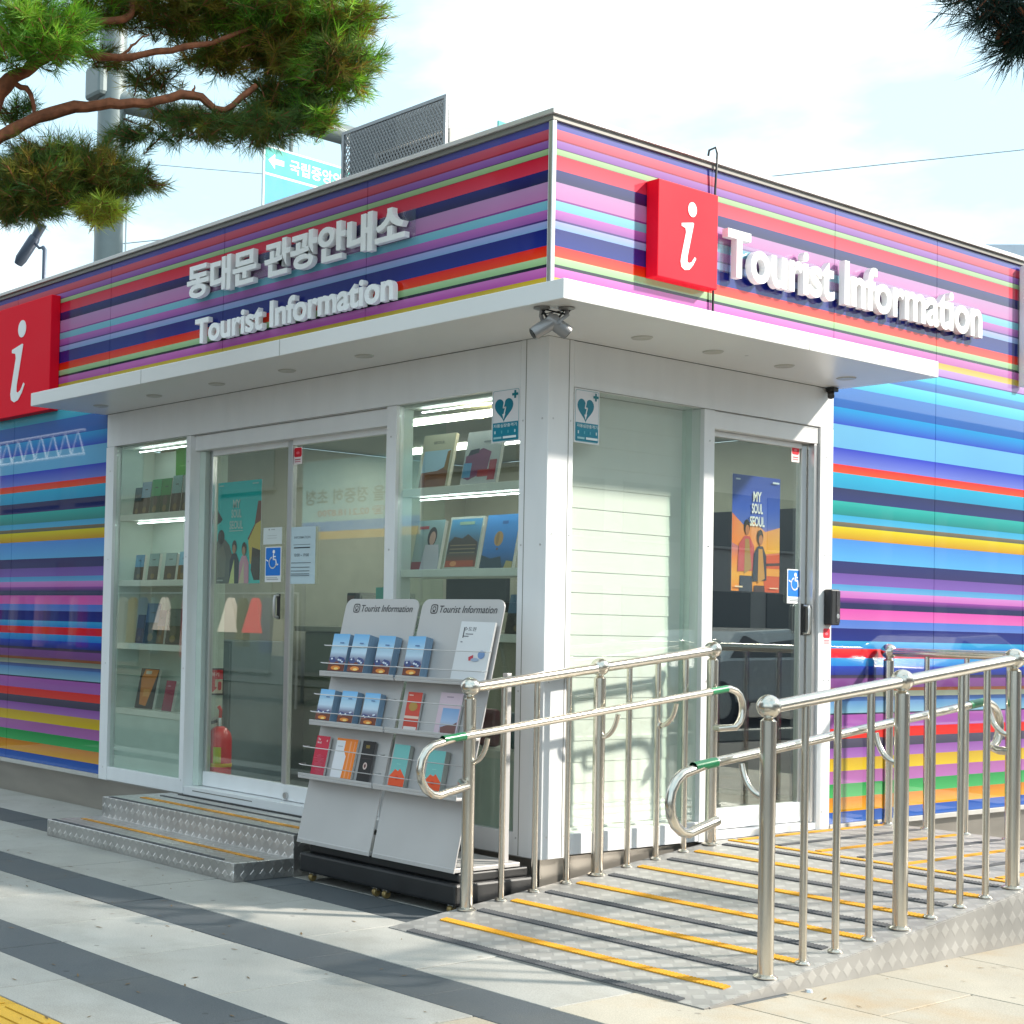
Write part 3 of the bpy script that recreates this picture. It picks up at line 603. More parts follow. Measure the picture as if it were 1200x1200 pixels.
# fire extinguisher
fx = thing('fire_extinguisher', 'red fire extinguisher with a yellow band standing inside the front doors', 'fire extinguisher', (-2.83, .225, .222))
REDX = mat('red_cylinder_paint', (.80, .008, .012), .3, coat=.5)
b = MB(); b.lathe([(0, .0), (.072, 0), (.078, .01), (.078, .34), (.07, .375), (.045, .405), (.02, .418), (0, .42)], REDX, seg=24); b.build('cylinder', fx, smooth=True)
b = MB(); b.lathe([(.079, .165), (.0805, .168), (.0805, .185), (.079, .188)], mat('yellow_band', (.8, .5, .02), .5), seg=24); b.build('band', fx, smooth=True)
b = MB(); b.lathe([(0, .47), (.02, .47), (.022, .44), (.02, .415)], SILV, seg=12); b.tube([(0, 0, .455), (-.03, -.02, .47), (-.045, -.03, .455)], .006, SILV, 6); b.build('valve', fx, smooth=True)
b = MB(); b.box(-.012, -.02, .475, .012, .07, .485, REDX, M=Matrix.Rotation(R(-28), 4, 'Y')); b.tube([(.0, 0, .47), (.03, -.02, .52), (.02, -.03, .545)], .011, REDX, 6); b.build('lever', fx, smooth=True)
b = MB(); b.tube([(0, -.02, .45), (-.05, -.06, .43), (-.08, -.075, .36), (-.04, -.086, .3), (-.02, -.086, .05)], .011, DARK, 8); b.build('hose', fx, smooth=True)
b = MB(); b.box(.02, -.083, .19, .065, -.06, .29, mat('yellow_label', (.55, .55, .03), .5), M=Matrix.Rotation(R(12), 4, 'Z')); b.build('label_plate', fx)
# card reader and small cameras
cr_ = thing('card_reader', 'black card reader on the white jamb right of the side door', 'card reader', (.006, 2.29, 1.36), SIDE)
b = MB(); b.box(.0, -.05, 0, .085, -.001, .20, DARK); b.build('body', cr_, bevel=.008); b = MB(); b.box(.045, -.0525, .015, .08, -.0505, .19, mat('reader_face', (.05, .05, .055), .2)); b.build('face_plate', cr_)
b = MB(); b.lathe([(0, -.054), (.012, -.054), (.014, -.052)], SILV, (.062, 0, .05), axis='Y'); b.box(.052, -.0535, .075, .073, -.0526, .105, RUB); b.build('sensor', cr_)
sc_ = thing('dome_camera', 'tiny black camera under the canopy at the right end of the side header', 'camera', (.03, 2.30, 2.665))
b = MB(); b.box(-.02, -.02, .0, .03, .03, .024, DARK); b.build('mount', sc_, bevel=.004); b = MB(); b.tube([(.0, .0, -.0), (.02, -.03, -.03)], .018, DARK, 10); b.build('lens_body', sc_, smooth=True)
CAMG = mat('camera_grey', (.30, .29, .29), .35, .35, var=.05)
def bullet(label, base, c0, c1):
    t = thing('bullet_camera', label, 'security camera', base, 0, 'grey bullet cameras under the canopy corner'); B = Vector(base); c0 = Vector(c0) - B; c1 = Vector(c1) - B
    b = MB(); b.lathe([(0, 0), (.034, 0), (.036, -.006), (.02, -.012), (0, -.012)], CAMG); b.build('mount_plate', t, smooth=True)
    mid = c0.lerp(c1, .45); d = (c1 - c0).normalized(); side = d.cross(Vector((0, 0, 1))).normalized() * .034
    b = MB(); b.tube([(0, 0, -.006), (side.x * .4, side.y * .4, -.035), mid + side * .95 + Vector((0, 0, .012)), mid + side * .9], .009, CAMG, 8); b.build('arm', t, smooth=True)
    b = MB(); b.tube([c0 - d * .01, c0, c0 + d * .02, c1 - d * .015, c1], [.024, .029, .031, .031, .028], CAMG, 18); b.build('camera_body', t, smooth=True)
    b = MB(); b.tube([c1 - d * .003, c1 + d * .003], [.023, .022], DARK, 16); b.build('lens', t, smooth=True)
    b = MB(); b.tube([c0 - d * .008, c0 - d * .04 + Vector((0, 0, .02)), Vector((.0, .0, -.03)), (0.01, 0.01, -.008)], .006, DARK, 6); b.build('cable', t, smooth=True)
bullet('grey bullet camera under the canopy corner pointing down to the left', (.411, -.52, 2.690), (.451, -.472, 2.636), (.392, -.553, 2.572))
bullet('grey bullet camera under the canopy corner pointing down to the right', (.475, -.435, 2.690), (.432, -.500, 2.640), (.480, -.428, 2.578))

# ------------------------------------------------------------------ entrance steps
SX0, SX1 = -3.02, -1.185
stp = thing('entrance_steps', 'two step checker plate stair below the front sliding doors', 'steps', (SX0, 0, 0))
W_ = SX1 - SX0
bx('step', stp, 0, -.905, 0, W_, -.521, .095, CHECKS, bevel=.004); bx('step', stp, .0, -.52, .0, W_, -.005, .212, CHECKS, bevel=.004)
def strip(par, x0, y0, x1, y1, z, m, hgt=.004): return bx('grip_strip', par, x0, y0, z, x1, y1, z + hgt, m)
ORG = mat('worn_orange_strip', (.52, .24, .03), .85, var=.35, scale=22)
strip(stp, .03, -.892, W_ - .12, -.868, .095, GRY); strip(stp, .08, -.72, W_ - .03, -.685, .095, ORG)
strip(stp, .05, -.505, W_, -.478, .212, GRY); strip(stp, .15, -.345, W_, -.30, .212, ORG); strip(stp, .12, -.175, W_, -.152, .212, GRY); strip(stp, .12, -.04, W_, -.01, .212, RUB)

# ------------------------------------------------------------------ ramp
ZL = .22; Y0, Y1 = -.99, 1.25; SL = ZL / (Y1 - Y0)
def rz_(y): return max(0, min(ZL, (y - Y0) * SL)) + .004
rp = thing('wheelchair_ramp', 'aluminium checker plate ramp with yellow and grey grip strips beside the side door', 'ramp', (0, 0, 0))
XA, XB = .03, 1.61
b = MB(); b.prism([(Y0, .0), (Y1, .0), (Y1, ZL + .004), (Y0, .004)], 'x', XA, XB, CHECK); b.build('sloping_deck', rp)
b = MB(); b.prism([(-.96, .0), (Y1, .0), (Y1, ZL - .002), (-.96, .0045)], 'x', XB + .0005, XB + .004, CHECK); b.build('side_plate', rp)
b = MB(); b.box(.008, Y1 + .001, .0, XB, 2.93, ZL + .004, CHECK); b.build('landing_deck', rp)
X2 = 4.2
b = MB(); b.prism([(XB + .001, 0), (X2, 0), (X2, .004), (XB + .001, ZL + .004)], 'y', 1.50, 2.93, CHECK); b.build('sloping_deck', rp)
def rstrip(y, x0, x1, m):
    b = MB(); w_ = .044; z0, z1 = rz_(y - w_ / 2), rz_(y + w_ / 2); q = .0045
    b.mesh([(x0, y - w_ / 2, z0), (x1, y - w_ / 2, z0), (x1, y + w_ / 2, z1), (x0, y + w_ / 2, z1), (x0, y - w_ / 2, z0 + q), (x1, y - w_ / 2, z0 + q), (x1, y + w_ / 2, z1 + q), (x0, y + w_ / 2, z1 + q)], [(4, 5, 6, 7), (0, 1, 5, 4), (1, 2, 6, 5), (2, 3, 7, 6), (3, 0, 4, 7)], m)
    n = int((x1 - x0) / .016)
    for i in range(n):   # ribs across the strip
        a = x0 + i * .016; b.mesh([(a, y - w_ / 2, z0 + q), (a + .008, y - w_ / 2, z0 + q), (a + .008, y + w_ / 2, z1 + q), (a, y + w_ / 2, z1 + q), (a + .001, y - w_ / 2 + .001, z0 + q + .002), (a + .007, y - w_ / 2 + .001, z0 + q + .002), (a + .007, y + w_ / 2 - .001, z1 + q + .002), (a + .001, y + w_ / 2 - .001, z1 + q + .002)], [(4, 5, 6, 7), (0, 1, 5, 4), (1, 2, 6, 5), (2, 3, 7, 6), (3, 0, 4, 7)], m)
    return b.build('grip_strip', rp)
for i in range(11):
    y = -.968 + i * .2215
    if i % 2 == 0: rstrip(y, .12 if i else .14, 1.50, GRY)
    else: rstrip(y, .115, 1.53, YEL)
rstrip(1.40, .05, 1.50, YEL)
for i in range(10):
    x = .06 + i * .2215; zz = ZL + .004 if x < XB else None
    if zz is None: break
    bx('grip_strip', rp, x - .018, 1.47, zz, x + .018, 2.80, zz + .0045, YEL if i % 2 == 0 else GRY)
b = MB(); b.lathe([(0, .012), (.012, .010), (.016, .0)], SILV, (XB + .035, -.42, 0)); b.build('anchor_bolt', rp, smooth=True)

# ------------------------------------------------------------------ railings
def arc(c, r, a0, a1, n, plane='yz', x=0):
    return [(x, c[0] + r * math.cos(R(a0 + (a1 - a0) * i / n)), c[1] + r * math.sin(R(a0 + (a1 - a0) * i / n))) for i in range(n + 1)]
def post(par, x, y, zb, zt, main):
    r = .0285 if main else .014
    b = MB(); b.tube([(x, y, zb), (x, y, zt - (.05 if main else .012))], r, STEEL, 20 if main else 12)
    if main: b.lathe([(.0285, zt - .05), (.022, zt - .043), (.016, zt - .038), (.015, zt - .02)], STEEL, (x, y, 0), 20)
    p = b.build('main_post' if main else 'baluster', par, smooth=True)
    rr = .044 if main else .028
    b = MB(); b.lathe([(rr, 0), (rr, .004), (rr * .8, .010), (r, .013)], STEEL, (x, y, zb), 20); b.build('floor_collar', p, smooth=True)
    if main:
        b = MB(); n = 10; b.lathe([(.044 * math.sin(math.pi * i / n), -.044 * math.cos(math.pi * i / n)) for i in range(n + 1)], STEEL, (x, y, zt + .004), 24); b.build('ball_finial', p, smooth=True)
def bracket(par, x, y, z, side, zr, dx=.12):
    P = [(x + side * .025, y, z), (x + side * dx * .55, y, z + .005), (x + side * dx * .9, y, z + .045), (x + side * dx, y, zr - .015)]
    b = MB(); b.tube(bez(P, 8), .0115, STEEL, 10); b.lathe([(0, 0), (.017, 0), (.019, .006), (.015, .012)], STEEL, (x + side * .022 - (.012 if side > 0 else 0), y, z), 14, 'X'); b.build('bracket', par, smooth=True)
def bez(P, n):
    P = [Vector(p) for p in P]; o = []
    for i in range(n + 1):
        t = i / n; Q = P[:]
        while len(Q) > 1: Q = [Q[k].lerp(Q[k + 1], t) for k in range(len(Q) - 1)]
        o.append(tuple(Q[0]))
    return o
def toprail(par, pts):
    b = MB(); b.tube(pts, .0245, STEEL, 20); b.build('top_rail', par, smooth=True)
rl = thing('ramp_railing', 'stainless railing on the building side of the ramp beside the white pillar', 'railing', (0, 0, 0))
def zr(y): return 1.030 + (min(y, 1.24) + .56) * .1033
toprail(rl, [(.07, -.56, zr(-.56)), (.07, 1.20, zr(1.20))])
for k, y in enumerate((-.56, -.34, -.12, .10, .32, .54, .76, .98, 1.20)): post(rl, .07, y, rz_(y), zr(y), k % 4 == 0)
def grab(par, x, xp, y0, y1, free, tape=True):
    z = lambda y: zr(y) - .188 + 0
    a = .112; pts = []
    if free: pts += [(x, y0 + .275, z(y0) - 2 * a + .036)]
    else: pts += [(xp, y0 + .36, z(y0) - 2 * a + .035), (x - (x - xp) * .2, y0 + .30, z(y0) - 2 * a + .028)]
    pts += [(x, y0 + .16, z(y0) - 2 * a + .012)]
    for i in range(9):
        g = R(-90 - 180 * i / 8); pts.append((x, y0 + .11 + .112 * math.cos(g), z(y0) - a + a * math.sin(g)))
    pts += [(x, y0 + .2, z(y0 + .2)), (x, y1 - .12, z(y1 - .12))]
    a2 = .10
    for i in range(1, 8):
        g = R(90 - 180 * i / 8); pts.append((x, y1 - .10 + a2 * math.cos(g), z(y1) - .012 - a2 + a2 * math.sin(g)))
    pts += [(x + (xp - x) * .5, y1 - .11, z(y1) - .012 - 2 * a2), (xp, y1 - .1, z(y1) - .012 - 2 * a2)]
    b = MB(); b.tube(pts, .018, STEEL, 16); g_ = b.build('grab_rail', par, smooth=True)
    for ya, yb in ((y0 + .13, y0 + .26), (y1 - .27, y1 - .14)):
        b = MB(); b.tube([(x, ya, z(ya)), (x, yb, z(yb))], .0187, GREEN, 16, cap=False); b.build('green_tape', g_, smooth=True)
grab(rl, .18, .07, -.965, 1.30, False)
for y in (-.56, .32, .76): bracket(rl, .07, y, zr(y) - .33, 1, zr(y) - .2, .11)
rr_ = thing('ramp_railing', 'stainless railing on the outer near side of the ramp with a low looped handrail', 'railing', (0, 0, 0))
toprail(rr_, [(1.55, -.545, zr(-.545)), (1.55, 1.26, zr(1.24)), (1.565, 1.30, zr(1.24)), (1.60, 1.52, zr(1.24)), (1.66, 1.56, zr(1.24)), (2.0, 1.56, zr(1.24) - .02)])
for k, y in enumerate((-.545, -.31, -.095, .135, .36, .59, .82, 1.03, 1.26)): post(rr_, 1.55, y, rz_(y), zr(y), k % 4 == 0)

grab(rr_, 1.44, 1.55, -.965, 1.36, True)
for y in (-.545, .36, 1.26): bracket(rr_, 1.55, y, zr(y) - .33, -1, zr(y) - .2, .11)
rf = thing('ramp_railing', 'stainless railing across the far side of the landing in front of the striped wall', 'railing', (0, 0, 0))
toprail(rf, [(.06, 2.87, 1.215), (1.6, 2.87, 1.215), (4.0, 2.87, 1.02)])
for k in range(0, 17):
    x = .06 + k * .226; zb = (ZL if x < XB else ZL * max(0, (X2 - x) / (X2 - XB))) + .004; zt = 1.215 if x < 1.6 else 1.215 - .195 * (x - 1.6) / 2.4; post(rf, x, 2.87, zb, zt, k % 4 == 0)

# ------------------------------------------------------------------ brochure stand on trolley
tr = thing('trolley_base', 'low black wheeled trolley base under the two brochure racks', 'trolley', (0, 0, 0))
b = MB(); b.box(-1.10, -.553, .045, -.005, -.03, .142, DARK); b.build('platform', tr, bevel=.012)
b = MB(); b.box(-1.07, -.51, .143, -.03, -.05, .186, DARK); b.build('upper_deck', tr, bevel=.008)
for x, y in ((-1.03, -.52), (-.56, -.52), (-.49, -.52), (-.06, -.52), (-1.03, -.08), (-.06, -.08)):
    b = MB(); b.lathe([(0, -.012), (.018, -.012), (.021, -.006), (.021, .006), (.018, .012), (0, .012)], mat('brass_caster', (.35, .25, .10), .4, .5), (x, y, .0215), 14, 'X'); b.box(x - .016, y - .008, .03, x + .016, y + .008, .0445, SILV); b.build('caster', tr, smooth=True)
TH = math.atan(.25)   # lean of the racks
def rack(x0, x1, label):
    t = thing('brochure_rack', label, 'brochure rack', (x0, -.55, .19), 0, 'brochure racks')
    w_ = x1 - x0; tz = 1.243 / math.cos(TH) * 1.0; M = Matrix.Rotation(-TH, 4, 'X'); r = .045
    P = [(0, 0), (w_, 0), (w_, tz - r)] + [(w_ - r + r * math.cos(R(a)), tz - r + r * math.sin(R(a))) for a in range(15, 90, 15)] + [(w_ - r, tz), (r, tz)] + [(r - r * math.sin(R(a)), tz - r + r * math.cos(R(a))) for a in range(15, 90, 15)] + [(0, tz - r)]
    b = MB(); n = len(P); vs = [M @ Vector((a, 0, c)) for a, c in P] + [M @ Vector((a, .006, c)) for a, c in P]
    b.mesh(vs, [tuple(range(n)), tuple(range(2 * n - 1, n - 1, -1))] + [(i, i + n, (i + 1) % n + n, (i + 1) % n) for i in range(n)], RACK); b.build('back_panel', t)
    b = MB(); b.box(.004, 0, .0, w_ - .004, .44, .02, RACK); b.box(.02, .35, .02, .05, .38, .9, RACK); b.box(w_ - .05, .35, .02, w_ - .02, .38, .9, RACK); b.build('foot_frame', t, bevel=.003)
    for z in (1.045, .795, .527):
        y0 = .25 * (z - .19); lz = z - .19
        b = MB(); b.box(-.008, y0 - .08, lz - .013, w_ + .004, y0 - .004 if True else 0, lz, RACK); b.box(-.008, y0 - .08, lz + .0, w_ + .004, y0 - .076, lz + .014, RACK); b.build('shelf_ledge', t, bevel=.002)
        for k, dz in enumerate((.055, .145)):
            yy = .25 * (z + dz - .19)
            b = MB(); b.tube([(-.02, yy - .03, lz + dz), (-.018, yy - .075, lz + dz), (0, yy - .079, lz + dz - .002), (w_ + .01, yy - .079, lz + dz - .002), (w_ + .02, yy - .05, lz + dz)], .0026, WIRE, 6); b.build('retaining_wire', t)
    # printed header
    def pt(u, v, e=.0012): return M @ Vector((u, -e, v))
    vs, fs, a, b_, c_, d_ = textmesh('Tourist Information', .006, 0, .18); s_ = MB(); tw = .375; hh = .036; zz = tz - .068
    s_.mesh([pt(.125 + (v[0] - a) * tw / (b_ - a), zz + (v[1] - c_) * hh / (d_ - c_)) for v in vs], fs, mat('dark_ink', (.03, .03, .035), .5))
    def loop(cx, cz, ro, ri, n=20, sq=.5):
        def q(r, g):
            c, s2 = math.cos(g), math.sin(g); return (cx + r * math.copysign(abs(c) ** sq, c), cz + r * math.copysign(abs(s2) ** sq, s2))
        for i in range(n):
            g0, g1 = 2 * math.pi * i / n, 2 * math.pi * (i + 1) / n; s_.face([pt(*q(ro, g0)), pt(*q(ro, g1)), pt(*q(ri, g1)), pt(*q(ri, g0))], MATS['dark_ink'])
    loop(.088, zz + .018, .024, .019); loop(.088, zz + .020, .012, .008, sq=1); s_.face([pt(.078, zz + .003, .0014), pt(.098, zz + .003, .0014), pt(.093, zz + .009, .0014), pt(.083, zz + .009, .0014)], MATS['dark_ink'])
    s_.build('header_print', t); return t
rack(-1.125, -.587, 'left grey leaning brochure rack holding the small blue travel leaflets')
rack(-.563, -.022, 'right grey leaning brochure rack beside the railing with one large white booklet')

def leaflet(kind, w_, h_):
    """front cover art"""
    if kind == 'city':
        A = Art(w_, h_, ['e07838', 'a06048', '7c7c98', 'c4dcf0', 'b8dcf4', '90c4ec', '70b4e8'], .001, PRINTG)
        rg = random.Random(int(w_ * 1e4) + int(h_ * 1e4)); P = [(0, h_ * .22)] + [(w_ * i / 7, h_ * rg.uniform(.26, .40)) for i in range(8)] + [(w_, h_ * .2)]
        A.poly(P, '3c4a80'); A.poly([(0, h_ * .12)] + [(w_ * i / 7, h_ * rg.uniform(.16, .30)) for i in range(8)] + [(w_, 0), (0, 0)], '7c4030')
        for i in range(5): A.ell(w_ * rg.uniform(.15, .85), h_ * rg.uniform(.22, .34), w_ * .06, h_ * .025, 'dfe6f4', 8)
        A.ell(w_ * .5, h_ * .08, w_ * .3, h_ * .06, 'f09038', 12); A.ell(w_ * .55, h_ * .06, w_ * .14, h_ * .035, 'ffd880', 10); A.rect(w_ * .5, h_ * .74, w_ * .75, h_ * .77, '5878a8')
        return A
    if kind == 'white':
        A = Art(w_, h_, 'e2e2e4', .001, PRINTG); A.text('수도권', w_ * .12, h_ * .84, w_ * .36, h_ * .07, '404048', .01); A.rect(w_ * .12, h_ * .72, w_ * .15, h_ * .90, '404048'); A.rect(w_ * .2, h_ * .78, w_ * .42, h_ * .795, '707078'); A.rect(w_ * .15, h_ * .74, w_ * .3, h_ * .755, '707078')
        A.poly([(w_ * .42, h_ * .40), (w_ * .55, h_ * .44), (w_ * .56, h_ * .35), (w_ * .44, h_ * .34)], 'c83848'); A.ell(w_ * .78, h_ * .45, w_ * .10, h_ * .07, '7898c8'); A.ell(w_ * .62, h_ * .36, w_ * .12, h_ * .03, 'a8b8d0'); A.rect(w_ * .1, h_ * .64, w_ * .16, h_ * .66, '909098'); return A
    if kind == 'redbook':
        A = Art(w_, h_, ['c84838', 'd85040', 'd04838'], .001, PRINTG); A.rect(w_ * .06, h_ * .0, w_ * .94, h_ * .09, 'e4dcd8'); A.rect(0, h_ * .30, w_, h_ * .37, 'e8c8b8'); A.ell(w_ * .5, h_ * .62, w_ * .3, h_ * .12, 'b89048'); A.rect(w_ * .1, h_ * .9, w_ * .4, h_ * .93, 'f0c0b0'); return A
    if kind == 'pinkmt':
        A = Art(w_, h_, 'd8c0cc', .001, PRINTG); A.grad(w_ * .22, h_ * .0, w_ * .96, h_ * .62, ['c0a8a8', 'a8c0e0', '80a8d8']); A.poly([(w_ * .3, 0), (w_ * .25, h_ * .14), (w_ * .5, h_ * .20), (w_ * .75, h_ * .22), (w_ * .95, h_ * .30), (w_ * .95, 0)], '7c5450'); A.rect(w_ * .3, h_ * .88, w_ * .6, h_ * .91, 'b098a8'); return A
    if kind == 'crimson':
        A = Art(w_, h_, ['c01840', 'c81c40', 'd02040'], .001, PRINTG); A.text('The', w_ * .1, h_ * .88, w_ * .2, h_ * .06, 'f0d8d8', .02); A.text('Seoul', w_ * .1, h_ * .80, w_ * .3, h_ * .06, 'f0d8d8', .02); A.rect(w_ * .78, h_ * .86, w_ * .86, h_ * .91, 'e8b8b8')
        for i in range(14): A.rect(w_ * random.uniform(.1, .5), h_ * (.12 + i * .03), w_ * random.uniform(.55, .9), h_ * (.128 + i * .03), 'd86078')
        return A
    if kind == 'orange':
        A = Art(w_, h_, 'e4e4e8', .001, PRINTG); A.rect(0, h_ * .94, w_, h_, 'f08020'); A.poly([(w_ * .42, h_ * .94), (w_, h_ * .94), (w_, 0), (w_ * .52, 0), (w_ * .56, h_ * .55), (w_ * .42, h_ * .7)], 'f48420'); A.rect(w_ * .66, 0, w_ * .72, h_ * .94, 'f8a878'); A.rect(w_ * .86, 0, w_ * .90, h_ * .94, 'f8a078'); A.rect(w_ * .1, h_ * .78, w_ * .34, h_ * .8, 'b0b0b8'); return A
    if kind == 'black':
        A = Art(w_, h_, '1a1618', .001, PRINTG); A.rect(w_ * .3, h_ * .82, w_ * .6, h_ * .9, '806820'); A.ell(w_ * .5, h_ * .38, w_ * .16, h_ * .09, 'd8c0b8'); A.ell(w_ * .5, h_ * .38, w_ * .08, h_ * .05, '5c3030'); A.rect(w_ * .1, h_ * .56, w_ * .9, h_ * .567, '504848'); return A
    if kind == 'teal':
        A = Art(w_, h_, ['70b4b4', '78bcb8', '70b8b4'], .001, PRINTG); A.poly([(0, 0), (w_, 0), (w_ * 1.0, h_ * .22), (w_ * .62, h_ * .42), (w_ * .5, h_ * .36), (w_ * .3, h_ * .40), (0, h_ * .22)], 'f05828'); A.rect(w_ * .35, h_ * .52, w_ * .6, h_ * .54, '90ccc4'); A.ell(w_ * .5, h_ * .2, w_ * .12, h_ * .05, 'e04018'); return A
def put(kind, x, z, w_, h_, thick, label, name='leaflet_stack'):
    t = bpy.data.objects.new(name, None); C.objects.link(t); t.empty_display_size = .05
    tag(t, label, 'brochure'); 
    if kind == 'city': t['group'] = 'blue travel leaflet stacks on the racks'
    zb = z; y = -.55 + .25 * (zb - .19) - .006
    _r = random.Random(int(x * 977)); t.matrix_world = Matrix.Translation((x, y - .001, zb)) @ Matrix.Rotation(R(_r.uniform(-2.5, 2.5)), 4, 'Z') @ Matrix.Rotation(-TH + R(_r.uniform(-1, 1.5)), 4, 'X') @ Matrix.Rotation(R(_r.uniform(-1.2, 1.2)), 4, 'Y')
    thick *= _r.uniform(.75, 1.2); c = leaflet(kind, w_, h_).build('cover', t); c.location = (0, -thick - .0012, 0)
    bcol = {'city': (.20, .30, .42), 'teal': (.35, .36, .33), 'black': (.16, .15, .15)}.get(kind, (.55, .54, .53))
    b = MB(); b.box(.0005, -thick, 0, w_ - .0005, 0, h_ - .001, mat('pages_' + kind, bcol, .7, var=.35, scale=90, stretch=(1, 12, .1))); b.build('pages', t)
z1 = 1.048
for x, lb in ((-1.098, 'blue skyline leaflet stack at the left end of the top shelf'), (-.935, 'blue skyline leaflet stack second from left on the top shelf'), (-.765, 'blue skyline leaflet stack third from left on the top shelf'), (-.545, 'blue skyline leaflet stack at the left of the right rack top shelf')):
    put('city', x, z1, .12, .195, .05, lb)
put('white', -.262, z1, .225, .285, .012, 'large white booklet on the top shelf of the right rack', 'booklet')
for x, lb in ((-1.115, 'pale blue leaflet stack at the left end of the middle shelf'), (-.955, 'pale blue leaflet stack second from left on the middle shelf'), (-.785, 'pale blue leaflet stack third from left on the middle shelf')):
    put('city', x, .798, .112, .160, .04, lb)
put('redbook', -.512, .798, .095, .185, .012, 'narrow red leaflet on the middle shelf of the right rack')
put('pinkmt', -.30, .798, .145, .195, .012, 'pink leaflet with a mountain picture on the middle shelf near the railing')
put('crimson', -1.108, .53, .105, .20, .010, 'crimson leaflet at the left end of the bottom shelf')
put('orange', -.955, .53, .155, .20, .012, 'white and orange leaflets on the bottom shelf beside the crimson one')
put('black', -.762, .53, .092, .20, .012, 'black leaflet with a pale emblem on the bottom shelf')
put('teal', -.520, .53, .105, .20, .03, 'teal booklet with an orange peak left of its twin on the bottom shelf')
put('teal', -.275, .53, .105, .19, .03, 'teal booklet with an orange peak seen through the handrail loop')

